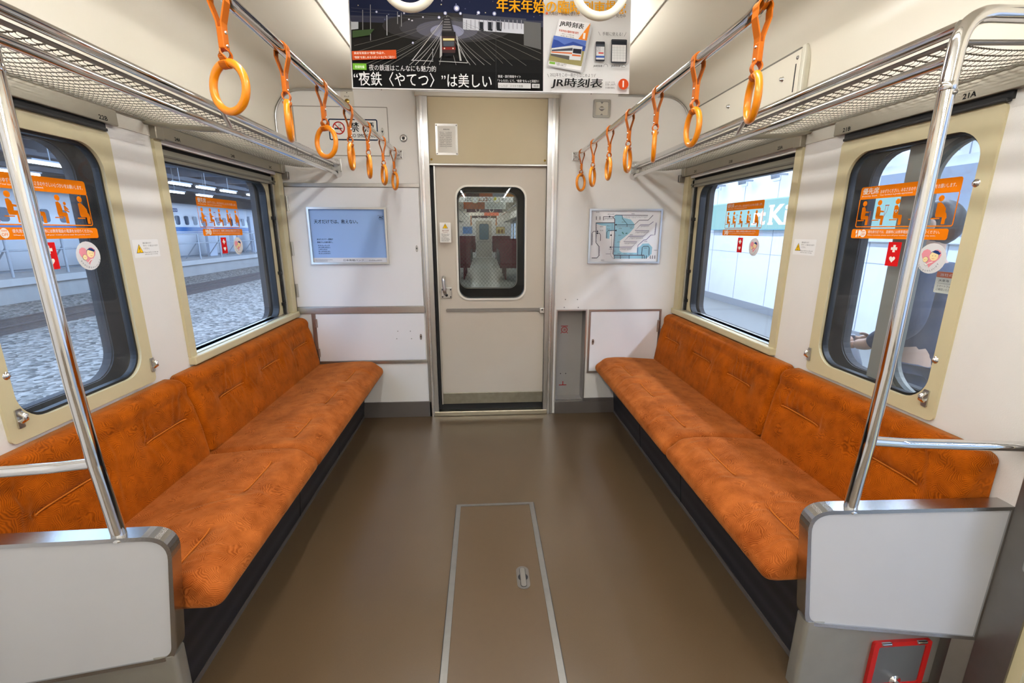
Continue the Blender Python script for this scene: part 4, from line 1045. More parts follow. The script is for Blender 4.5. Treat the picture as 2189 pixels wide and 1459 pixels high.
# captions on the photo
qp(((754, 109), (845, 106), (846, 126), (755, 129)), (206, 84, 36))
a.text('鉄道写真家の“夜鉄”作品や、', *Q(758.5, 116.5), .0085, (250, 244, 236), w=.108, rot=.03, bold=.02); a.text('“夜鉄”を楽しめるスポットなどをご紹介！', *Q(758.5, 126), .0085, (250, 244, 236), w=.142, rot=.03, bold=.02)
a.rect(*Q(756, 150.5), *Q(783.5, 137), (120, 184, 60)); a.text('巻頭特集', *Q(760, 147.5), .010, (240, 250, 230), w=.034, bold=.02)
a.text('夜の鉄道はこんなにも魅力的', *Q(789, 152.5), .0205, (240, 240, 240), w=.237)
a.text('“夜鉄〈やてつ〉”は美しい', *Q(758, 185.5), .048, (246, 246, 246), w=.492, bold=.004)
a.text('鉄道・旅行情報サイト', *Q(1059, 169), .0095, (236, 236, 236), w=.083); a.text('「トレたび」にて、“夜鉄”をもっと深掘り！', *Q(1058.5, 178.5), .0095, (236, 236, 236), w=.150)
a.rect(*Q(1059, 192), *Q(1129, 182), (206, 206, 206)); a.text('トレたび　スマホで夜鉄', *Q(1062, 190.3), .009, (60, 60, 60), w=.086); a.rect(*Q(1131.5, 192.5), *Q(1148, 183.5), (206, 206, 206)); a.text('検索', *Q(1134.5, 190.8), .0085, (60, 60, 60), w=.020)
ql(((1055, 0), (1055, 195)), .0010, (60, 60, 62))
a.text('年末年始の臨時列車', *Q(1057, 19), .046, (244, 170, 20), w=.392, bold=.025); a.text('掲載', *Q(1292, 21), .044, (244, 170, 20), w=.074, bold=.025)
# white half
a.disc(*Q(1164, 21.5), .0045, (220, 100, 60)); a.text('大晦日・初詣に便利な', *Q(1168, 26), .0135, (70, 70, 72), w=.112); a.text('きっぷ”発売中', *Q(1290, 30), .0125, (70, 70, 72), w=.076)
def mz(x, y): return (1100 + x / 3.647, y / 3.647)
bk = [mz(*p) for p in ((575, 172), (590, 200), (512, 578), (240, 522), (238, 512))]; qp(bk, (196, 196, 198))
qp([mz(*p) for p in ((332, 128), (578, 160), (500, 560), (240, 512))], (248, 248, 248))
def bt(t, x, y, h, w, c, bold=.0, sh=0): a.text(t, *Q(*mz(x, y)), h, c, w=w, bold=bold, rot=-.12, shear=sh)
bt('JR時刻表', 330, 190, .0215, .088, (20, 20, 22), .03, .15)
bt('年末年始の臨時列車 掲載', 328, 232, .008, .072, (200, 80, 40), .02)
bt('一冊丸ごと列車の旅', 340, 254, .004, .05, (120, 120, 124)); bt('特集 夜の鉄道', 340, 272, .004, .05, (120, 120, 124))
qp([mz(*p) for p in ((578, 160), (548, 310), (480, 298))], (236, 140, 50)); bt('1', 516, 294, .020, .008, (255, 250, 244), .03)
qp([mz(*p) for p in ((288, 268), (545, 312), (505, 525), (246, 478))], (150, 142, 96)); qp([mz(*p) for p in ((288, 268), (545, 312), (530, 400), (268, 372))], (92, 118, 190))
qp([mz(*p) for p in ((286, 300), (320, 310), (370, 345), (440, 320), (540, 360), (530, 400), (268, 372))], (52, 76, 150))
qp([mz(*p) for p in ((270, 375), (440, 350), (514, 362), (498, 478), (410, 470), (262, 420))], (222, 226, 230)); qp([mz(*p) for p in ((272, 388), (436, 372), (434, 396), (270, 400))], (72, 74, 84)); qp([mz(*p) for p in ((268, 402), (432, 412), (430, 424), (266, 412))], (214, 110, 60))
qp([mz(*p) for p in ((264, 420), (410, 440), (408, 474), (262, 436))], (86, 84, 82)); qp([mz(*p) for p in ((440, 378), (508, 384), (502, 424), (436, 416))], (40, 42, 52)); qp([mz(*p) for p in ((432, 426), (500, 434), (498, 446), (430, 440))], (214, 110, 60))
qp([mz(*p) for p in ((254, 486), (298, 493), (294, 511), (250, 504))], (130, 180, 70)); bt('夜の鉄道はこんなにも魅力的', 304, 505, .005, .038, (90, 90, 92)); bt('“夜鉄”は美しい', 304, 520, .006, .036, (90, 90, 92))
a.text('手軽に使える！', *Q(*mz(672, 268)), .0125, (90, 90, 92), w=.075); ql([mz(640, 236), mz(655, 268)], .0012, (130, 130, 132)); ql([mz(862, 240), mz(846, 276)], .0012, (130, 130, 132))
a.rect(*Q(*mz(615, 485)), *Q(*mz(692, 320)), (40, 42, 48), .004); a.rect(*Q(*mz(620, 470)), *Q(*mz(688, 345)), (226, 228, 230)); a.rect(*Q(*mz(620, 455)), *Q(*mz(688, 440)), (60, 90, 160)); a.rect(*Q(*mz(640, 422)), *Q(*mz(680, 412)), (200, 60, 50)); a.rect(*Q(*mz(620, 362)), *Q(*mz(688, 345)), (70, 74, 84))
for k in range(5): a.scribble(*Q(*mz(625, 372 + k * 9)), .014, .003, (150, 150, 156), k)
a.rect(*Q(*mz(738, 502)), *Q(*mz(868, 303)), (58, 60, 66), .004); a.rect(*Q(*mz(746, 488)), *Q(*mz(860, 350)), (232, 232, 232)); a.rect(*Q(*mz(746, 346)), *Q(*mz(860, 318)), (36, 38, 46))
for k in range(5): ql([mz(748, 372 + k * 22), mz(858, 374 + k * 22)], .0006, (180, 180, 184))
for k in range(4): ql([mz(764 + k * 24, 356), mz(764 + k * 24, 486)], .0006, (180, 180, 184))
for x in (596, 738): a.text('JR時刻表', *Q(*mz(x, 538)), .0085, (40, 40, 42), w=.034, bold=.02, shear=.15)
a.poly([Q(*mz(*p)) for p in ((740, 536), (838, 514), (858, 536), (838, 545))][1:], (240, 240, 240)); a.text('2022年をこの一冊からはじめよう！', *Q(*mz(256, 614)), .0125, (70, 70, 72), w=.163); ql([mz(234, 592), mz(246, 620)], .0012, (110, 110, 112)); ql([mz(616, 592), mz(604, 620)], .0012, (110, 110, 112))
ql([mz(678, 536), mz(682, 518), mz(696, 512), mz(710, 520), mz(712, 536)], .0011, (70, 70, 72)); ql([mz(820, 536), mz(838, 514), mz(858, 530), mz(846, 540), mz(820, 540)], .0011, (70, 70, 72))
a.text('JR時刻表', *Q(*mz(262, 712)), .037, (22, 22, 24), w=.188, bold=.034, shear=.16)
a.text('2022年1月号', *Q(*mz(690, 670)), .006, (120, 120, 122), w=.036); a.text('定価1,205円', *Q(*mz(690, 692)), .0085, (90, 90, 92), w=.038); a.text('交通新聞社', *Q(*mz(690, 717)), .007, (90, 90, 92), w=.036)
a.disc(*Q(*mz(836, 680)), .0190, (196, 72, 30)); a.text('1', *Q(*mz(834, 706)), .023, (250, 246, 240), bold=.03, align='c'); a.text('月号', *Q(*mz(856, 718)), .0045, (90, 90, 92))
a.build('print', root)

# ================================================================== STICKERS ON THE GLASS
OR, OW = (232, 124, 0), (246, 240, 230)
def body(a, x, y, s, kind, c):
    """seated figure facing right; feet at y, s = height / 0.075"""
    def p(pts): a.poly([(x + q[0] * s, y + q[1] * s) for q in pts], c)
    a.disc(x - .0035 * s, y + .0665 * s, .0080 * s, c)
    torso = [(-.0115, .055), (-.003, .057), (.003, .050), (.005, .038), (.004, .029), (.0165, .0285), (.0185, .025), (.0185, .0), (.009, .0), (.009, .018), (-.009, .018), (-.0115, .024)]
    if kind == 'preg': torso = [(-.0115, .055), (-.003, .057), (.006, .050), (.0145, .040), (.0150, .031), (.0185, .027), (.0215, .0165), (.0185, .012), (.0185, .0), (.009, .0), (.009, .018), (-.009, .018), (-.0115, .024)]
    p(torso); p([(-.022, .0135), (.003, .0135), (.003, .0165), (-.022, .0165)])
    if kind in ('cane', 'crutch'): p([(.001, .044), (.0175, .0415), (.0175, .0375), (.003, .038)])
    if kind == 'cane': a.line([(x + .0185 * s, y + .040 * s), (x + .0245 * s, y + .043 * s), (x + .0225 * s, y + .001 * s)], .0014 * s, (206, 88, 40))
    if kind == 'crutch':
        a.line([(x + .0185 * s, y + .0575 * s), (x + .0325 * s, y + .0575 * s)], .0025 * s, (206, 88, 40)); a.line([(x + .021 * s, y + .057 * s), (x + .0205 * s, y + .035 * s), (x + .0185 * s, y + .001 * s)], .0012 * s, (206, 88, 40)); a.line([(x + .030 * s, y + .057 * s), (x + .0285 * s, y + .040 * s), (x + .0205 * s, y + .026 * s)], .0012 * s, (206, 88, 40))
    if kind == 'heart':
        a.poly(heart(x - .003 * s, y + .0395 * s, .0060 * s), OW); a.line([(x - .0055 * s, y + .0395 * s), (x - .0005 * s, y + .0395 * s)], .0012 * s, (60, 50, 46)); a.line([(x - .003 * s, y + .037 * s), (x - .003 * s, y + .042 * s)], .0012 * s, (60, 50, 46), up_=False)
    if kind == 'baby':
        a.disc(x + .0145 * s, y + .0525 * s, .0045 * s, c); p([(.010, .047), (.0145, .047), (.0235, .038), (.0225, .035), (.0145, .038), (.025, .032), (.024, .029), (.010, .033)])
def heart(cx, cy, r, n=20):
    out = []
    for i in range(n):
        t = 2 * pi * i / n; out.append((cx + r * (16 * sin(t) ** 3) / 17, cy + r * (13 * cos(t) - 5 * cos(2 * t) - 2 * cos(3 * t) - cos(4 * t)) / 17))
    return out[::-1]
def arr(sx, y_left, ztop):
    """picture plane on the glass, origin at the sticker's upper left as seen from inside"""
    return (V(sx * (WX + (.014 if y_left < 2.0 or (sx > 0 and y_left < 2.0) else .047)), y_left, ztop), Y if sx < 0 else -Y)
def priority(sx, y_left, ztop, label, depth):
    o = V(sx * (WX + depth), y_left, ztop); u = Y if sx < 0 else -Y
    a = Art(o, u, Z, .0003)
    Wd = .362
    a.rect(0, -.043, Wd, 0, OR, .008); a.frame(0, -.141, Wd, -.038, .0035, OR, .008)
    a.text('優先席', .010, -.026, .022, OW, w=.068, bold=.02); a.text('Priority Seat', .010, -.036, .006, OW, w=.064)
    a.text('おゆずりください。みなさまのやさしい心づかいをお願いします。', .086, -.0275, .0125, OW, w=.262); a.text('Your kindness is greatly appreciated.', .086, -.036, .006, OW, w=.125)
    for k, (x, kd) in enumerate(((.034, 'cane'), (.099, 'crutch'), (.172, 'heart'), (.245, 'baby'), (.322, 'preg'))): body(a, x, -.134, 1.14, kd, OR)
    a.rect(0, -.180, Wd, -.147, OR, .007)
    a.rect(.022, -.176, .027, -.166, OW); a.rect(.031, -.171, .042, -.151, OW, .002); a.line([(.0345, -.171), (.0345, -.175)], .003, OW); a.rect(.0205, -.163, .027, -.151, OW)
    a.disc(.055, -.1625, .0125, OW, .0135); a.text('混雑時', .055, -.1590, .006, OR, w=.016, align='c'); a.text('OFF', .055, -.1705, .0085, OR, w=.018, align='c', bold=.01)
    a.text('優先席付近では、混雑時には携帯電話の電源をお切りください。', .076, -.162, .0105, OW, w=.262); a.text('When crowded, please turn off your mobile phone near the priority seats.', .076, -.171, .005, OW, w=.252)
    tag(a.build('priority_seat_sticker'), label, 'sticker', 'priority seat stickers')
def redtag(sx, y_left, ztop, label, depth):
    a = Art(V(sx * (WX + depth), y_left, ztop), Y if sx < 0 else -Y, Z, .0003)
    a.rect(0, -.080, .050, 0, (206, 22, 24), .002); a.rect(.0205, -.0335, .0295, -.0095, OW); a.rect(.013, -.026, .037, -.017, OW); a.poly(heart(.025, -.0565, .0125), OW)
    tag(a.build('help_mark_sticker'), label, 'sticker', 'red help mark stickers')
def mater(sx, yc, zc, label, depth):
    a = Art(V(sx * (WX + depth), yc, zc), Y if sx < 0 else -Y, Z, .0003)
    a.disc(0, 0, .0465, (222, 222, 222)); a.poly(heart(-.002, .004, .034), (232, 150, 160))
    SK = (248, 226, 170)
    a.disc(.008, .009, .0145, (40, 60, 110)); a.disc(.008, .0075, .0140, SK); a.poly([(.000, .0195), (.008, .0255), (.018, .024), (.0245, .0185), (.0285, .0195), (.024, .012), (.016, .0145)], (34, 58, 112))
    a.disc(-.0165, -.004, .0090, (90, 90, 90)); a.disc(-.0165, -.004, .0083, SK)
    for dx in (.003, .012): a.line([(dx, .008), (dx + .003, .009)], .0012, (120, 80, 60))
    a.line([(.004, .001), (.008, -.001), (.012, .001)], .0010, (210, 90, 80)); a.line([(-.020, -.004), (-.017, -.0045)], .001, (120, 80, 60)); a.line([(-.0145, -.0035), (-.0125, -.003)], .001, (120, 80, 60))
    a.line([(-.016, -.018), (-.010, -.022), (-.002, -.014), (.010, -.010)], .0022, (250, 248, 240)); a.line([(-.016, -.018), (-.010, -.0235), (-.001, -.016)], .0009, (90, 90, 90))
    for k, ch in enumerate('おなかに赤ちゃんがいます'):
        t = radians(-158 + k * 12.4); a.text(ch, .0385 * cos(t) - .002, .0385 * sin(t) - .0025, .0058, (60, 70, 90), rot=(t + pi / 2) * .9, align='c')
    tag(a.build('maternity_sticker'), label, 'sticker', 'round pregnancy stickers')
for sx, near, yl, sd, wn in ((-1, 1, 1.284, 'track-side', 'small window'), (-1, 0, 2.292, 'train-facing', 'large window'), (1, 1, 1.657, 'platform-side', 'small window'), (1, 0, 2.658, 'platform-facing', 'large window')):
    dp = .0145 if near else .0475
    priority(sx, yl, 1.490, 'orange priority seat sticker on the %s %s' % (sd, wn), dp)
    redtag(sx, yl - sx * .157, 1.300, 'red help mark sticker with cross and heart on the %s %s' % (sd, wn), dp)
    mater(sx, yl - sx * .318, 1.2535, 'round grey and pink pregnancy sticker on the %s %s' % (sd, wn), dp)
def warn(sx, yl, zt, label):
    a = Art(V(sx * (WX - .0004), yl, zt), Y if sx < 0 else -Y, Z, .0002)
    a.rect(0, -.066, .136, 0, (238, 238, 236), .003); a.poly([(.012, -.049), (.048, -.049), (.030, -.016)], (26, 24, 20)); a.poly([(.0145, -.0475), (.0455, -.0475), (.030, -.0185)], (238, 190, 30)); a.line([(.030, -.028), (.030, -.039)], .0032, (26, 24, 20), w2=.002); a.disc(.030, -.0435, .0017, (26, 24, 20))
    a.text('運転中は揺れますので', .050, -.0165, .0068, (70, 70, 70), w=.045); a.text('手すり・つり革におつかまり', .050, -.0265, .0068, (70, 70, 70), w=.078); a.text('ください。', .050, -.0365, .0068, (70, 70, 70), w=.03); a.text('Please hold on to the rail', .050, -.050, .005, (90, 90, 90), w=.074); a.text('while the train is moving', .050, -.058, .005, (90, 90, 90), w=.070)
    tag(a.build('warning_sticker'), label, 'sticker', 'white warning stickers')
warn(-1, 1.783, 1.3015, 'white warning sticker with yellow triangle on the track-side wall strip')
warn(1, 1.962, 1.3015, 'white warning sticker with yellow triangle on the platform-side wall strip')
a = Art((-.331, D - .0205, 1.258), X, Z, .0002)
a.rect(0, 0, .074, .130, (236, 234, 226), .003); a.poly([(.019, .092), (.055, .092), (.037, .124)], (26, 24, 20)); a.poly([(.0215, .0935), (.0525, .0935), (.037, .1205)], (238, 190, 30)); a.line([(.037, .113), (.037, .102)], .003, (26, 24, 20), w2=.002); a.disc(.037, .0975, .0016, (26, 24, 20))
a.text('通行注意', .037, .073, .010, (130, 50, 30), w=.044, align='c'); a.text('Caution', .037, .064, .006, (150, 80, 60), w=.03, align='c')
for k, w_ in enumerate((.056, .050, .034, .052, .056, .050)): a.scribble(.009, .052 - k * .0088, w_, .0052, (96, 94, 90), k)
tag(a.build('warning_sticker'), 'tall white caution sticker with yellow triangle on the sliding door', 'sticker')

# ================================================================== DOOR LEAF IN THE PLATFORM-SIDE POCKET
root = thing('side_door_leaf', 'open grey side door leaf slid behind the platform-side small window', 'door', (1.385, 1.2, 0))
f = lambda y0, y1, z0, z1, r: rr(-y1, z0, -y0, z1, r, 9)
g = G(); g.prism([f(.90, 1.520, .0, 1.85, 0), f(.99, 1.428, .805, 1.60, .11)], (1.395, 0, 0), -Y, Z, -.012, .020, P('leaf_grey', (138, 136, 128), .45, .3)); g.build('leaf', root)
g = G(); g.prism([f(.978, 1.440, .793, 1.612, .118), f(.992, 1.426, .807, 1.598, .108)], (1.375, 0, 0), -Y, Z, -.016, .003, P('leaf_rubber', (62, 66, 62), .5)); g.build('window_rubber', root)
g = G(); g.prism([f(.99, 1.43, .80, 1.60, .11)], (1.392, 0, 0), -Y, Z, 0, .003, gl, caps=(1, 0)); g.build('glass', root)
a = Art((1.3885, 1.352, 1.213), -Y, Z, .0002)
a.rect(0, -.066, .13, 0, (224, 222, 208), .004); a.rect(0, -.018, .13, 0, (206, 100, 60), .003); a.text('当社の運行情報', .012, -.0135, .009, (232, 220, 206), w=.095); a.text('JR東海　運行情報', .010, -.032, .009, (50, 50, 50), w=.09); a.line([(.008, -.036), (.12, -.036)], .0008, (110, 110, 110)); a.text('スマートフォン等で', .008, -.048, .0072, (70, 70, 70), w=.066); a.text('ご確認いただけます。', .008, -.058, .0072, (70, 70, 70), w=.070)
tag(a.build('service_info_sticker'), 'orange and white information sticker on the open door leaf glass', 'sticker')

# ================================================================== THE NEXT CARRIAGE
NY0, NY1 = 3.87, 23.5
root = stroot('room_next_carriage', 'next carriage seen through the end door window', 'carriage')
g = G(); g.box((-1.42, NY0, -.05), (1.42, NY1, 0), P('next_floor', (136, 132, 116), .3)); g.build('floor', root)
g = G(); g.box((-1.36, NY0, 0), (-1.33, NY1, .78), wallm); g.box((-1.36, NY0, 1.66), (-1.33, NY1, 2.2), wallm); g.box((1.33, NY0, 0), (1.36, NY1, .78), wallm); g.box((1.33, NY0, 1.66), (1.36, NY1, 2.2), wallm)
for k in range(11):
    y = NY0 + k * 1.9
    for s in (-1, 1): g.box((s * 1.33, y, .78), (s * 1.36, min(y + .5, NY1), 1.66), wallm)
g.build('side_wall', root)
g = G()
for k in range(10):
    y = NY0 + k * 1.9 + .5
    for s in (-1, 1): g.box((s * 1.345, y, .78), (s * 1.349, min(y + 1.4, NY1), 1.66), gl)
g.build('side_glass', root)
g = G(); g.box((-1.36, NY0, 2.19), (1.36, NY1, 2.22), ceilm); g.build('ceiling', root)
g = G(); g.prism([[(-1.36, 0), (1.36, 0), (1.36, 2.2), (-1.36, 2.2)], rr(-.39, .02, .40, 1.82)], (0, NY1, 0), X, Z, 0, .03, wallm); g.build('far_wall', root)
g = G(); g.prism([rr(-.39, .02, .40, 1.83), rr(-.215, .90, .245, 1.66, .08)], (0, NY1 + .02, 0), X, Z, 0, .02, doorm); g.box((-.35, NY1 - .012, .78), (.36, NY1, .80), dsteel); g.prism([rr(-.225, .89, .255, 1.67, .09), rr(-.21, .905, .24, 1.655, .08)], (0, NY1, 0), X, Z, 0, .012, dark); g.build('far_door', root)
g = G(); g.prism([rr(-.215, .90, .245, 1.66, .08)], (0, NY1 + .08, 0), X, Z, 0, .01, P('far_view', (86, 112, 124), .3)); g.build('far_window', root)
# near end of the next carriage, with its own door window
g = G(); g.prism([rr(-1.36, -.3, 1.36, 2.22), rr(-.236, .866, .236, 1.630, .065)], (0, NY0, 0), X, Z, 0, .04, darkgap); g.build('near_wall', root)
g = G(); g.prism([rr(-.241, .861, .241, 1.635, .068), rr(-.2345, .868, .2345, 1.628, .064)], (0, NY0 - .041, 0), X, Z, 0, .004, steel); g.build('near_window_rim', root)
g = G(); g.prism([rr(-.236, .866, .236, 1.630, .065)], (0, NY0 + .02, 0), X, Z, 0, .003, gl2, caps=(1, 0)); g.build('near_window_glass', root)
g = G(); wm = P('mesh_wire', (70, 68, 60), .5, .3)
a_ = .030; x0, x1, z0, z1 = -.232, .232, .870, 1.626
k = -30
while k < 45:
    for sgn in (1, -1):
        # lines z = z0 + sgn*(x - c)*1.15
        c = x0 + k * a_; pts = []
        xa, xb = x0, x1
        za, zb = z0 + sgn * (xa - c) * 1.15 + (0 if sgn > 0 else .40), z0 + sgn * (xb - c) * 1.15 + (0 if sgn > 0 else .40)
        lo, hi = 0.0, 1.0; dz = zb - za
        t0, t1 = sorted(((z0 - za) / dz, (z1 - za) / dz)); lo, hi = max(lo, t0), min(hi, t1)
        if hi - lo > .03:
            g.tube([(xa + (xb - xa) * lo, NY0 + .021, za + dz * lo), (xa + (xb - xa) * hi, NY0 + .021, za + dz * hi)], 0.0010, wm, 3, cap=False)
    k += 1
g.build('wire_mesh', root)
# gangway bellows
root = stroot('room_gangway', 'dark gangway between the two carriages', 'gangway')
g = G()
for (a0, b0) in (((-.62, D + .06, -.05), (-.60, NY0 - .04, 2.1)), ((.75, D + .06, -.05), (.77, NY0 - .04, 2.1)), ((-.62, D + .06, 2.08), (.77, NY0 - .04, 2.1)), ((-.62, D + .06, -.05), (.77, NY0 - .04, -.02))): g.box(a0, b0, darkgap)
g.build('bellows', root)
# seats
mar = P('maroon_moquette', (84, 22, 32), .8, var=.25, vscale=60, spec=.2); seatsh = P('seat_shell', (166, 156, 130), .5)
def next_seat():
    root = thing('double_seat', 'maroon double seat in the next carriage', 'seat', (0, 0, 0), 'maroon seats in the next carriage')
    g = G(); g.prism([[(-.07, .40), (.02, .38), (.06, .45), (.11, 1.02), (.08, 1.09), (.02, 1.09), (-.02, 1.0)]], (.40, 0, 0), Y, Z, 0, .86, mar); g.build('backrest', root, .02, 3)
    g = G(); g.prism([[(-.46, .34), (.02, .32), (.02, .43), (-.42, .46), (-.47, .44)]], (.42, 0, 0), Y, Z, 0, .83, mar); g.build('cushion', root, .02, 3)
    g = G(); g.tube(fillet([(.40, .07, .80), (.40, -.32, .66), (.40, -.34, .44)], .08, 5), .016, dark, 8); g.build('armrest', root)
    g = G(); g.prism([[(-.10, 0), (.08, 0), (.04, .36), (-.16, .36)]], (.56, 0, 0), Y, Z, 0, .04, mar); g.prism([[(-.10, 0), (.08, 0), (.04, .36), (-.16, .36)]], (1.14, 0, 0), Y, Z, 0, .04, seatsh); g.build('leg_frame', root, .005)
    return root
s0 = next_seat()
k = 0
for y in (12.9, 13.8, 14.7, 22.3):
    for s in (1, -1):
        lb = 'maroon double seat of the next carriage, %s %s' % ({12.9: 'first row', 13.8: 'second row', 14.7: 'third row', 22.3: 'last row'}[y], 'on the platform side' if s > 0 else 'on the train side')
        if k == 0: s0.location = (0, y, 0); s0['label'] = lb; o = s0
        else: o = dup(s0, (0, y, 0), lb)
        if s < 0: o.rotation_euler = (0, 0, pi)
        k += 1
# posters and straps in the next carriage
def np_(y, cols, label, wd=1.02, txt=0):
    root = thing('hanging_poster', label, 'poster', (0, y, 2.19), 'ceiling posters of the next carriage')
    g = G(); g.box((-.49, y, 1.832), (.51, y + .002, 2.185), P('poster_paper', (232, 232, 232), .5)); g.build('sheet', root)
    a = Art((-.49, y - .001, 1.832), X, Z, .002); n = len(cols)
    for k, c in enumerate(cols): a.rect(1.0 * k / n, 0, 1.0 * (k + 1) / n, .35, c)
    for k in range(txt): a.scribble(.54 if n == 2 else .03, .03 + k * .035, .40 if n == 2 else .6, .018, (110, 116, 120), k)
    a.build('print', root)
np_(7.15, [(150, 84, 52), (64, 44, 40), (150, 84, 52), (126, 130, 140), (170, 120, 70)], 'brown and grey ceiling poster, first one in the next carriage')
root = thing('hanging_poster', 'white ceiling poster with grey print and rings, second in the next carriage', 'poster', (0, 8.5, 2.19), 'ceiling posters of the next carriage')
g = G(); g.box((-.50, 8.5, 1.832), (.51, 8.502, 2.185), P('poster_paper', (232, 232, 232), .5)); g.build('sheet', root)
a = Art((-.42, 8.498, 1.832), X, Z, .002)
a.scribble(.06, .025, .12, .05, (120, 120, 122), 1); a.scribble(.31, .02, .16, .06, (150, 100, 80), 2); a.disc(.50, .05, .026, (90, 96, 104)); a.disc(.50, .05, .019, (236, 236, 234)); a.scribble(.72, .03, .06, .03, (120, 120, 122), 4); a.disc(.60, .06, .03, (214, 206, 80)); a.build('print', root)
np_(11.2, [(150, 78, 44), (226, 230, 226)], 'ceiling poster half brown half white text, third in the next carriage', txt=8)
np_(13.2, [(72, 44, 52), (86, 62, 70), (60, 52, 66)], 'dark purple ceiling poster, fourth in the next carriage')
np_(16.1, [(236, 226, 214), (226, 120, 90)], 'white and orange ceiling poster, fifth in the next carriage')
np_(19.1, [(70, 60, 62), (74, 46, 54), (96, 80, 66)], 'dark ceiling poster, last one in the next carriage')
k = 0
for y, zz, cl in ((6.3, 1.93, 'first'), (8.2, 1.86, 'second'), (12.8, 1.88, 'third'), (17.5, 1.86, 'fourth')):
    for x in (-.17, .20):
        root = thing('ring_strap', 'ivory ring strap in the next carriage, %s pair, %s side' % (cl, 'train' if x < 0 else 'platform'), 'hand strap', (x, y, 2.19), 'ivory ring straps of the next carriage')
        g = G(); g.torus((x, y, zz), (0, 1, 0), .055, .009, ivory, 24, 8); g.build('ring', root)
        g = G(); g.box((x - .01, y - .004, zz + .05), (x + .01, y + .004, 2.19), ivory); g.build('band', root)
for s in (-1, 1):
    root = thing('hand_strap', 'orange hand strap by the far end wall of the next carriage, %s side' % ('train' if s < 0 else 'platform'), 'hand strap', (s * .58, 21.6, 1.81), 'orange hand straps of the next carriage')
    g = G(); g.torus((s * .58, 21.6, 1.632), (1, .6, 0), .05, .014, orange, 20, 8); g.build('ring', root)
    g = G(); g.box((s * .58 - .02, 21.59, 1.67), (s * .58 + .02, 21.61, 2.19), oband); g.build('band', root)
    root = thing('framed_advert', ('blue' if s < 0 else 'tan') + ' framed advert on the far end wall of the next carriage', 'advert', (s * .85, NY1, 1.3))
    g = G(); xa, xb = (-1.06, -.56) if s < 0 else (.60, 1.08)
    g.box((xa, NY1 - .05, 1.17), (xb, NY1 - .03, 1.54), alu); g.build('frame', root)
    a = Art((xa + .02, NY1 - .055, 1.19), X, Z, .002); a.rect(0, 0, xb - xa - .04, .33, (110, 150, 206) if s < 0 else (206, 180, 116))
    if s > 0: a.rect(.10, .04, .18, .18, (120, 82, 50)); a.rect(.26, .04, .34, .2, (120, 82, 50)); a.rect(.05, .24, .40, .28, (232, 214, 160))
    else: a.scribble(.03, .24, .2, .03, (40, 50, 80), 2)
    a.build('print', root)
# lamps and racks of the next carriage
for k in range(6):
    for s in (-1, 1):
        y = 5.6 + k * 3.3
        root = thing('ceiling_lamp', 'fluorescent ceiling tube in the next carriage, row %s, %s side' % (('one', 'two', 'three', 'four', 'five', 'six')[k], 'train' if s < 0 else 'platform'), 'lamp', (s * .47, y, 2.17), 'ceiling lamps of the next carriage')
        g = G(); g.tube([(s * .47, y - 1.2, 2.15), (s * .47, y + 1.2, 2.15)], .016, emis('lamp_tube_next', (252, 251, 246), LAMP * .30), 8); g.build('tube', root)
        g = G(); g.box((s * .44, y - 1.25, 2.166), (s * .50, y + 1.25, 2.192), base_l); g.build('housing', root)
for s in (-1, 1):
    root = thing('luggage_rack', 'luggage rack of the next carriage on the %s side' % ('train' if s < 0 else 'platform'), 'luggage rack', (s * 1.1, 12, 1.74), 'luggage racks of the next carriage')
    g = G(); g.tube([(s * .976, 4.5, 1.757), (s * .976, 23, 1.757)], .014, chrome, 8); g.build('front_pipe', root)
    g = G(); g.box((s * .98, 4.5, 1.735), (s * 1.33, 23, 1.742), netm); g.build('wire_net', root)
    root = thing('strap_rail', 'handrail under the ceiling of the next carriage on the %s side' % ('train' if s < 0 else 'platform'), 'handrail', (s * .58, 12, 1.81), 'handrails of the next carriage')
    g = G(); g.tube([(s * .58, 4.2, 1.812), (s * .58, 23.4, 1.812)], .014, chrome, 8); g.build('rail', root)
#PART4
# ================================================================== OUTSIDE, TRACK SIDE
def mat_ballast():
    m = P('ballast_stone', (140, 136, 132), .9); nt = m.node_tree; b = nt.nodes['Principled BSDF']; N = nt.nodes.new; Lk = nt.links.new
    tc = N('ShaderNodeTexCoord'); vo = N('ShaderNodeTexVoronoi'); vo.inputs['Scale'].default_value = 11; Lk(tc.outputs['Object'], vo.inputs['Vector'])
    n = N('ShaderNodeTexNoise'); n.inputs['Scale'].default_value = .7; n.inputs['Detail'].default_value = 4; Lk(tc.outputs['Object'], n.inputs['Vector'])
    sp = N('ShaderNodeSeparateColor'); Lk(vo.outputs['Color'], sp.inputs[0])
    mx = N('ShaderNodeMix'); mx.data_type = 'RGBA'; mx.inputs[6].default_value = (*lin((70, 68, 66)), 1); mx.inputs[7].default_value = (*lin((176, 172, 166)), 1); Lk(sp.outputs[0], mx.inputs[0])
    m2 = N('ShaderNodeMix'); m2.data_type = 'RGBA'; m2.blend_type = 'MULTIPLY'; m2.inputs[7].default_value = (.86, .76, .68, 1)
    Lk(n.outputs['Fac'], m2.inputs[0]); Lk(mx.outputs[2], m2.inputs[6]); Lk(m2.outputs[2], b.inputs['Base Color'])
    bp = N('ShaderNodeBump'); bp.inputs['Distance'].default_value = .05; Lk(vo.outputs['Distance'], bp.inputs['Height']); Lk(bp.outputs[0], b.inputs['Normal']); return m
ball = mat_ballast(); conc = P('concrete', (166, 162, 158), .85, var=.18, vscale=1.6); rust = P('rail_steel', (98, 88, 86), .5, .5, var=.2, vscale=8)
galv = P('galvanised', (176, 180, 186), .5, .5); tw = P('train_white', (240, 242, 246), .25); tb = P('train_blue', (38, 108, 178), .3); roofm = P('roof_steel', (150, 156, 168), .7, var=.2, vscale=2); tdark = P('train_window', (52, 66, 88), .15)
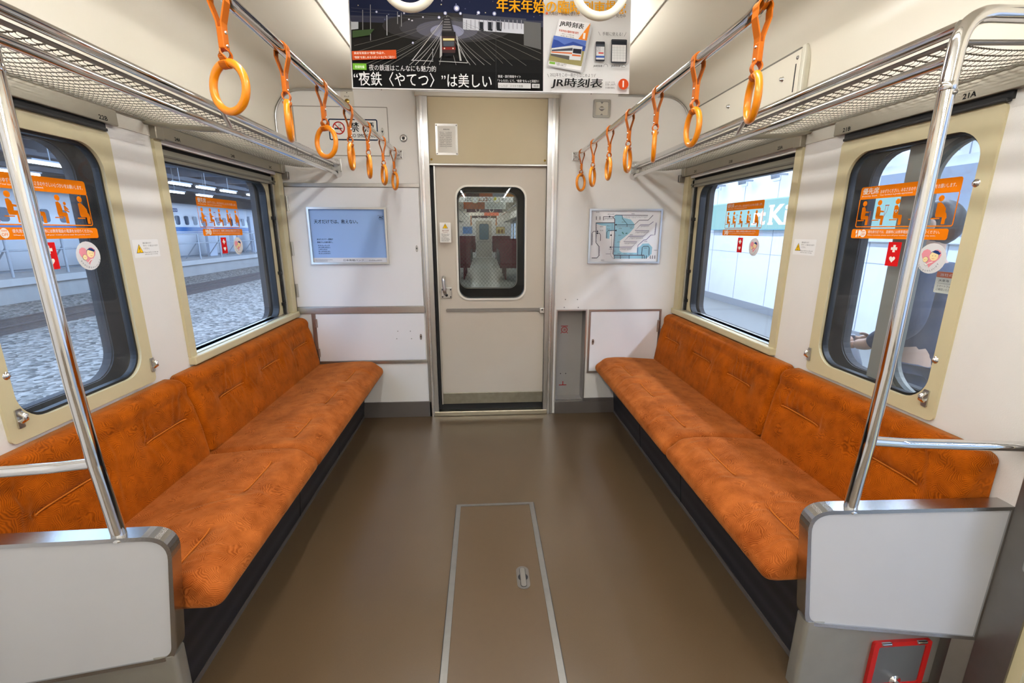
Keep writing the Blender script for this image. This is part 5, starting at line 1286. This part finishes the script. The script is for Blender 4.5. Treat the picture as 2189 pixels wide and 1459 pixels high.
ground = G(); ground.add([(-60, -20, -1.16), (-1.0, -20, -1.16), (-1.0, 90, -1.16), (-60, 90, -1.16)], [(0, 1, 2, 3)], ball); struct(ground.build('ground'), 'grey ballast beside the train', 'ground')
k = 0
for x in (-12.0, -13.07):
    root = thing('track_rail', 'steel rail of the neighbouring track, ' + ('nearer one' if k == 0 else 'beside the concrete kerb'), 'rail', (x, 20, -1.16), 'rails of the neighbouring track'); k += 1
    g = G(); g.prism([[(-.06, 0), (.06, 0), (.06, .02), (.012, .04), (.012, .11), (.035, .12), (.035, .15), (-.035, .15), (-.035, .12), (-.012, .11), (-.012, .04), (-.06, .02)]], (x, -20, -1.16), X, Z, -110, 0, rust); g.build('rail_bar', root)
    g = G(); g.box((x - .28, -20, -1.16), (x + .28, 90, -1.12), rust); g.build('rail_bed', root)
PX = -16.4
r0 = stroot('wall_platform_edge', 'weathered concrete wall of the opposite platform', 'wall')
g = G(); g.box((PX - 6, -20, -1.2), (PX, 90, -.55), conc); g.build('kerb', r0)
g = G(); g.box((PX - 6, -20, -.55), (PX + .15, 90, -.30), P('concrete_light', (188, 184, 180), .85, var=.15, vscale=1.2)); g.build('coping', r0)
# fence
root = thing('platform_fence', 'galvanised pipe fence before the white bullet train', 'fence', (PX - .3, 20, -.3))
g = G()
for z in (.62, 1.12): g.tube([(PX - .3, -10, z), (PX - .3, 80, z)], .035, galv, 6)
g.build('fence_rail', root)
for k in range(30):
    g = G(); y = 4 + k * 2.2; g.tube([(PX - .3, y, -.3), (PX - .3, y, 1.13)], .045, galv, 6); g.tube([(PX - .3, y, .75), (PX - 1.2, y + .1, -.3)], .03, galv, 5); g.build('fence_post', root)
# bullet train
TX = -18.6
root = thing('bullet_train', 'white bullet train with blue stripe standing behind the pipe fence', 'train', (TX - 1.7, 30, 0))
sec = [(-3.4, -.2), (.02, -.2), (.02, 1.9), (-.05, 2.3), (-.28, 2.75), (-.75, 3.0), (-1.7, 3.08), (-2.65, 3.0), (-3.1, 2.75), (-3.4, 2.2)]
g = G(); g.prism([sec], (TX, -20, 0), X, Z, -110, 0, tw, True); g.build('car_body', root)
g = G(); g.box((TX, -20, 1.27), (TX + .032, 90, 1.53), tb); g.box((TX, -20, 1.17), (TX + .030, 90, 1.205), tb); g.build('blue_stripe', root)
g = G(); g.box((TX - 3.3, -20, -1.0), (TX - .1, 90, -.2), P('train_skirt', (146, 152, 160), .5)); g.build('skirt', root)
for k in range(64):
    y = 8 + k * .86
    g = G(); g.prism([rr(y, 1.66, y + .40, 2.20, .12)], (TX + .012, 0, 0), Y, Z, 0, .02, tdark); g.build('window', root)
a = Art((TX + .03, 29.3, 2.42), Y, Z, .002); a.rect(0, 0, .5, .20, (40, 60, 110)); a.text('指定席', .05, .04, .12, (230, 234, 240), w=.4); a.rect(-.30, 0, -.06, .20, (190, 220, 90)); a.build('sign_print', root)
# platform gates
for k, y in enumerate((23.2, 31.0, 36.7)):
    root = thing('platform_gate', 'pale grey platform gate box before the bullet train, %s' % ('first seen', 'middle one', 'last seen')[k], 'gate', (PX - 1.4, y, -.3), 'platform gates')
    g = G(); g.box((PX - 1.5, y, -.3), (PX - 1.3, y + .85, 2.36), P('gate_grey', (186, 192, 204), .5)); g.build('gate_panel', root, .03)
    g = G(); g.box((PX - 1.3, y + .05, 1.25), (PX - 1.28, y + .8, 1.32), galv); g.build('gate_rail', root)
for k, y in enumerate((17.5, 24.5, 34.5)):
    root = thing('station_column', 'white station column behind the pipe fence, ' + ('first', 'second', 'third')[k] + ' along the platform', 'column', (PX - .9, y, -.3), 'white station columns')
    g = G(); g.box((PX - 1.75, y - .16, -.3), (PX - 1.45, y + .16, 1.05 if k else 4.6), P('column_white', (226, 228, 232), .5)); g.build('shaft', root, .02)
    g = G(); g.box((PX - 1.85, y - .3, -.3), (PX - 1.35, y + .3, -.15), conc); g.build('footing', root)
# station roof with lamps
r0 = stroot('roof_station', 'dark steel station roof over the bullet train', 'roof')
g = G(); g.box((-46, -20, 5.2), (-11.5, 90, 5.3), roofm); g.box((-11.7, -20, 4.6), (-11.5, 90, 5.3), roofm); g.build('roof_deck', r0)
g = G()
for k in range(22): y = -14 + k * 4.6; g.box((-46, y, 4.7), (-11.5, y + .22, 5.2), roofm)
for x in (-13.2, -15.5, -20, -25): g.box((x, -20, 4.55), (x + .22, 90, 4.8), roofm)
g.build('roof_beam', r0)
g = G(); g.box((-46.2, -20, -1.2), (-46, 90, 5.3), P('far_station', (132, 142, 160), .8, var=.3, vscale=.4)); g.build('far_side', r0)
def shade_lamp(x, y, z, label, ln=1.5):
    root = thing('platform_lamp', label, 'lamp', (x, y, z), 'station roof lamps')
    g = G(); g.tube([(x, y, z), (x, y + ln, z)], .05, emis('platform_tube', (236, 244, 255), 7), 8); g.build('tube', root)
    g = G(); g.box((x - .12, y, z + .05), (x + .12, y + ln, z + .10), galv); g.tube([(x, y + ln / 2, z + .1), (x, y + ln / 2, 4.7)], .02, galv, 5); g.build('housing', root)
nm = 'first second third fourth fifth sixth seventh eighth ninth tenth'.split()
for k, y in enumerate((15.75, 18.0, 20.1, 22.2, 24.2, 26.3, 29.1, 31.3)): shade_lamp(-14.0, y, 3.40, 'lit station lamp of the front row, %s along' % nm[k], 1.5)
for k, y in enumerate((15.4, 18.2, 21.6, 27.0, 29.8)): shade_lamp(-17.3, y, 3.42, 'lit station lamp of the rear row, %s along' % nm[k], 1.6)
root = thing('station_sign', 'small hanging platform sign under the station roof', 'sign', (-15, 22.5, 3.9))
g = G(); g.box((-15.0, 22.3, 3.9), (-14.9, 22.7, 4.35), P('sign_grey', (120, 130, 150), .5)); g.build('sign_box', root)
a = Art((-14.895, 22.38, 4.0), Y, Z, .002); a.text('25', 0, 0, .24, (236, 240, 246)); a.build('print', root)
g = G(); g.tube([(-14.95, 22.5, 4.35), (-14.95, 22.5, 4.9)], .02, galv, 5); g.build('hanger', root)

# ================================================================== OUTSIDE, PLATFORM SIDE
pfl = P('platform_floor', (112, 114, 112), .4, var=.06, vscale=3); pw = P('platform_wall', (226, 228, 234), .25, var=.02, vscale=2)
g = G(); g.box((1.62, -12, -1.2), (9, 40, -.1), pfl); struct(g.build('floor_platform'), 'pale platform floor', 'floor')
g = G(); g.box((2.45, -12, -.1), (2.75, 40, -.096), P('tactile', (206, 186, 90), .6)); struct(g.build('trim_20'), 'yellow tactile strip on the platform', 'trim')
PWX = 4.95
r0 = stroot('wall_platform', 'white panelled platform wall', 'wall')
g = G(); g.box((PWX, -12, -.1), (PWX + .2, 40, 3.2), pw); g.build('wall_panel', r0)
g = G(); seam = P('panel_seam', (150, 156, 170), .5)
for k in range(40): g.box((PWX - .003, -8 + k * 1.02 + .41, -.1), (PWX, -8 + k * 1.02 + .422, 3.2), seam)
for z in (.93, 1.30): g.box((PWX - .003, -12, z), (PWX, 40, z + .008), seam)
g.build('seam', r0)
g = G(); g.box((PWX - .02, -12, -.1), (PWX, 40, .03), P('wall_plinth', (140, 144, 150), .4)); g.build('plinth', r0)
g = G(); g.box((1.7, -12, 3.2), (9, 40, 3.3), P('platform_ceiling', (206, 208, 212), .6)); struct(g.build('ceiling_platform'), 'platform ceiling', 'ceiling')
# lit sign
root = thing('wall_sign', 'pale blue lit wall sign with big white letters on the platform', 'sign', (PWX, 8, 1.6))
cy = emis('sign_cyan', (168, 226, 240), 1.1); cw = emis('sign_white', (255, 255, 255), 1.25)
g = G(); g.box((PWX - .10, 5.2, 1.355), (PWX, 9.8, 1.87), P('sign_frame', (120, 190, 210), .3)); g.build('sign_box', root)
a = Art((PWX - .102, 9.79, 1.365), -Y, Z, .003); a.rect(0, 0, 4.58, .495, cy); a.line([(.03, .43), (.03, .03)], .025, (120, 214, 236)); a.line([(2.03, .02), (2.03, .44)], .012, emis('sign_seam', (196, 240, 248), 1.1)); a.line([(0, .49), (4.58, .49)], .012, emis('sign_seam', (196, 240, 248), 1.1))
a.text('rt', 1.63, .07, .27, cw, w=.36, bold=.03); a.text('Ki', 2.09, .07, .33, cw, w=.50, bold=.03); a.rect(2.07, .07, 2.22, .11, cw); a.rect(2.07, .36, 2.22, .40, cw); a.rect(2.47, .07, 2.62, .11, cw); a.rect(1.60, .07, 1.76, .11, cw); a.build('lettering', root)
for k in range(9):
    y = 4.6 + k * .98
    root = thing('wall_spotlight', 'small spotlight on the platform wall above the lit sign, %s along' % nm[k], 'spotlight', (PWX - .25, y, 2.3), 'platform wall spotlights')
    g = G(); g.tube([(PWX, y, 2.24), (PWX - .22, y, 2.24)], .018, galv, 8); g.build('arm', root)
    g = G(); g.lathe([(.0, .0), (.055, .0), (.065, .05), (.065, .13), (.0, .13)], (PWX - .23, y, 2.30), (.25, 0, -1), P('spot_grey', (150, 156, 166), .4, .4), 14); g.build('lamp_head', root)
    g = G(); g.box((PWX - .012, y + .16, 2.16), (PWX, y + .36, 2.34), P('spot_plate', (206, 212, 224), .5)); g.build('wall_plate', root)
    ld = bpy.data.lights.new('spot_light', 'SPOT'); ld.energy = 55; ld.color = (.82, .9, 1.0); ld.spot_size = 1.5; ld.spot_blend = .8; ld.shadow_soft_size = .05
    lo = bpy.data.objects.new('spot_light', ld); COL.objects.link(lo); lo.location = (PWX - .28, y, 2.15); lo.rotation_euler = (0, radians(14), 0)
root = thing('wall_display_case', 'grey glazed display case on the platform wall behind the open door leaf', 'display case', (PWX, 5.4, 1.6))
g = G(); g.box((PWX - .06, 4.3, 1.2), (PWX, 5.75, 2.1), P('case_frame', (206, 210, 220), .4)); g.build('frame', root, .01)
g = G(); g.box((PWX - .065, 4.4, 1.28), (PWX - .05, 5.62, 2.0), P('case_glass', (132, 142, 158), .25)); g.build('glass_front', root)
for k in range(5):
    root = thing('platform_lamp', 'added unseen light strip under the platform ceiling, %s from the rear' % nm[k], 'lamp', (3.2, -2.5 + k * 3, 3.17), 'added platform ceiling strips')
    g = G(); g.box((3.1, -3.7 + k * 3, 3.16), (3.3, -1.3 + k * 3, 3.20), emis('added_platform_strip', (214, 228, 255), 72)); g.build('diffuser', root)  # unseen bluish glow added to brighten the platform and the open doorway

# ================================================================== PEOPLE ON THE PLATFORM
def skin_mesh(name, chain, mat, parent, sub=2, root_i=0):
    """chain: list of (verts, radii) polylines; the first vertex of a later chain may be an index into the pool"""
    vs = []; es = []; rs = []
    for pts, base in chain:
        prev = base
        for (x, y, z, r) in pts:
            vs.append((x, y, z)); rs.append(r)
            if prev is not None: es.append((prev, len(vs) - 1))
            prev = len(vs) - 1
    me = bpy.data.meshes.new(name); me.from_pydata(vs, es, []); me.update()
    ob = bpy.data.objects.new(name, me); COL.objects.link(ob)
    sk = ob.modifiers.new('skin', 'SKIN'); sk.use_smooth_shade = True
    for i, r in enumerate(rs):
        sv = me.skin_vertices[0].data[i]; sv.radius = (r, r) if not isinstance(r, tuple) else r; sv.use_root = (i == root_i)
    ss = ob.modifiers.new('sub', 'SUBSURF'); ss.levels = sub; ss.render_levels = sub
    me.materials.append(mat)
    if parent: ob.parent = parent; ob.matrix_parent_inverse = Matrix.Translation(-parent.location)
    return ob
skin = P('skin_tone', (214, 170, 142), .5); navy = P('navy_jacket', (44, 54, 78), .8, var=.15, vscale=30, bump=.3, bscale=60); jean = P('dark_trousers', (58, 70, 96), .85, var=.1, vscale=40); hairm = P('dark_hair', (30, 26, 26), .5); bagw = P('bag_cloth', (206, 208, 216), .7, var=.1, vscale=12)
def person(x, y, face, label, s=1.0, arm=0):
    """standing person; face = heading angle, arms bent holding a bag in front"""
    z0 = -.1
    root = thing('person', label, 'person', (x, y, z0))
    c_, s_ = cos(face), sin(face)
    def T(a, b, z): return (x + (a * c_ - b * s_) * s, y + (a * s_ + b * c_) * s, z0 + z * s)     # a = to the side, b = forward
    def R(l): return [(*T(a, b, z), r * s) for (a, b, z, r) in l]
    # one continuous body
    body_ = [(R([(0, 0, .92, .125), (0, .01, 1.08, .125), (0, .015, 1.24, .145), (0, .005, 1.38, .12), (0, .01, 1.45, .062), (0, .025, 1.53, .058), (0, .035, 1.60, .088), (0, .03, 1.68, .090), (0, .02, 1.73, .06)]), None)]
    for sd in (-1, 1):
        body_.append((R([(sd * .095, 0, .86, .095), (sd * .10, .01, .50, .060), (sd * .105, -.01, .12, .042), (sd * .11, .02, .05, .042), (sd * .12, .14, .035, .034)]), 0))
    body_.append((R([(-.17, 0, 1.39, .062), (-.25, -.03, 1.14, .048), (-.17, .17, .98, .037), (-.14, .24, .965, .030)]), 3))
    body_.append((R([(.17, 0, 1.39, .062), (.25, -.03, 1.14, .048), (.17, .17, .98, .037), (.14, .24, .965, .030)]), 3))
    b = skin_mesh('body', body_, skin, root)
    # jacket and trousers as clothing over the body
    j = [(R([(0, 0, .84, .150), (0, .01, 1.05, .158), (0, .015, 1.22, .172), (0, .005, 1.37, .145), (0, .01, 1.445, .085)]), None)]
    for sd in (-1, 1): j.append((R([(sd * .185, 0, 1.38, .082), (sd * .265, -.03, 1.14, .068), (sd * .18, .155, .985, .056)]), 3))
    skin_mesh('jacket', j, navy, root)
    t = [(R([(0, 0, .90, .135)]), None)]
    for sd in (-1, 1): t.append((R([(sd * .095, 0, .82, .108), (sd * .10, .01, .50, .076), (sd * .105, -.01, .11, .060)]), 0))
    skin_mesh('trousers', t, jean, root)
    # hair cap, face
    def ell(cx, cy, cz, rx, ry, rz, cut=None, n=18, m=12):
        vs = []; fs = []
        for i in range(m + 1):
            th = pi * i / m
            for k in range(n):
                ph = 2 * pi * k / n; vs.append(T(cx + rx * sin(th) * cos(ph), cy + ry * sin(th) * sin(ph), cz + rz * cos(th)))
        for i in range(m):
            for k in range(n):
                zc = cz + rz * cos(pi * (i + .5) / m); yc = cy + ry * sin(pi * (i + .5) / m) * sin(2 * pi * (k + .5) / n)
                if cut and cut(yc, zc): continue
                fs.append((i * n + k, i * n + (k + 1) % n, (i + 1) * n + (k + 1) % n, (i + 1) * n + k))
        return vs, fs
    g = G(); vs, fs = ell(0, .018, 1.655, .098, .112, .122, lambda yy, zz: yy > .03 and zz < 1.69); g.add(vs, fs, hairm, True); g.build('hair', root)
    g = G()
    for sd in (-1, 1):
        vs, fs = ell(sd * .034, .118, 1.655, .012, .006, .007, n=8, m=6); g.add(vs, fs, P('eye_white', (236, 232, 226), .3), True)
        vs, fs = ell(sd * .034, .1225, 1.655, .005, .003, .005, n=8, m=6); g.add(vs, fs, hairm, True)
    g.build('eye', root)
    g = G(); vs, fs = ell(0, .128, 1.63, .012, .016, .022, n=10, m=8); g.add(vs, fs, skin, True); g.build('nose', root)
    g = G(); vs, fs = ell(0, .112, 1.59, .024, .008, .006, n=10, m=6); g.add(vs, fs, P('lips', (176, 104, 96), .5), True); g.build('mouth', root)
    for sd in (-1, 1):
        g = G(); vs, fs = ell(sd * .092, .02, 1.645, .012, .020, .030, n=10, m=8); g.add(vs, fs, skin, True); g.build('ear', root)
    # hands: palm, four fingers and a thumb curled round the bag handle
    for sd in (-1, 1):
        hx, hy, hz_ = sd * .135, .255, .955
        ch = [(R([(hx + sd * .005, hy - .02, hz_ + .008, .024), (hx - sd * .012, hy + .03, hz_ - .006, .026), (hx - sd * .025, hy + .065, hz_ - .014, .022)]), None)]
        for f_, (o_, ln) in enumerate(((-.024, .9), (-.008, 1.0), (.008, .96), (.022, .78))):
            bx, by, bz = hx - sd * .028, hy + .068, hz_ - .014 + o_
            ch.append((R([(bx - sd * .006, by + .018 * ln, bz, .0092), (bx - sd * .024, by + .030 * ln, bz - .004, .0085), (bx - sd * .038, by + .016 * ln, bz - .006, .0078)]), 2))
        ch.append((R([(hx - sd * .022, hy + .012, hz_ + .028, .0105), (hx - sd * .040, hy + .030, hz_ + .036, .0095), (hx - sd * .052, hy + .046, hz_ + .034, .0082)]), 1))
        skin_mesh('hand', ch, skin, root, 2)
    for sd in (-1, 1):
        g = G(); vs, fs = ell(sd * .115, .06, .035, .050, .135, .048, n=14, m=8); g.add(vs, fs, P('shoe', (40, 38, 40), .5), True); g.build('shoe', root)
    return root, T
p_, T = person(2.12, 2.07, radians(30), 'person in navy jacket standing outside the platform-side small window holding a bag', .89)
bg_root = thing('tote_bag', 'pale cloth bag held by the person outside the small window', 'bag', T(0, .30, .62))
def bagmesh(T, root):
    g = G(); vs = []; fs = []; n, m = 22, 12
    for i in range(m + 1):
        q = i / m; w = (.15 + .05 * sin(pi * min(1, q * 1.2))) * (1 - .25 * q ** 3); d = .075 * sin(pi * (.12 + .70 * (1 - q))) + .012
        for k in range(n):
            a_ = 2 * pi * k / n; vs.append(T(w * cos(a_) * (1 + .03 * sin(5 * a_ + 4 * q)), .325 + d * sin(a_), .58 + .34 * q + .008 * sin(3 * a_)))
    for i in range(m):
        for k in range(n): fs.append((i * n + k, i * n + (k + 1) % n, (i + 1) * n + (k + 1) % n, (i + 1) * n + k))
    fs.append(tuple(range(n))[::-1]); g.add(vs, fs, bagw, True); g.build('bag_body', root)
    g = G(); g.tube([T(*q) for q in ((-.10, .33, .90), (-.09, .33, .97), (0, .33, .985), (.09, .33, .97), (.10, .33, .90))], .008, bagw, 8); g.build('bag_handle', root)
bagmesh(T, bg_root)
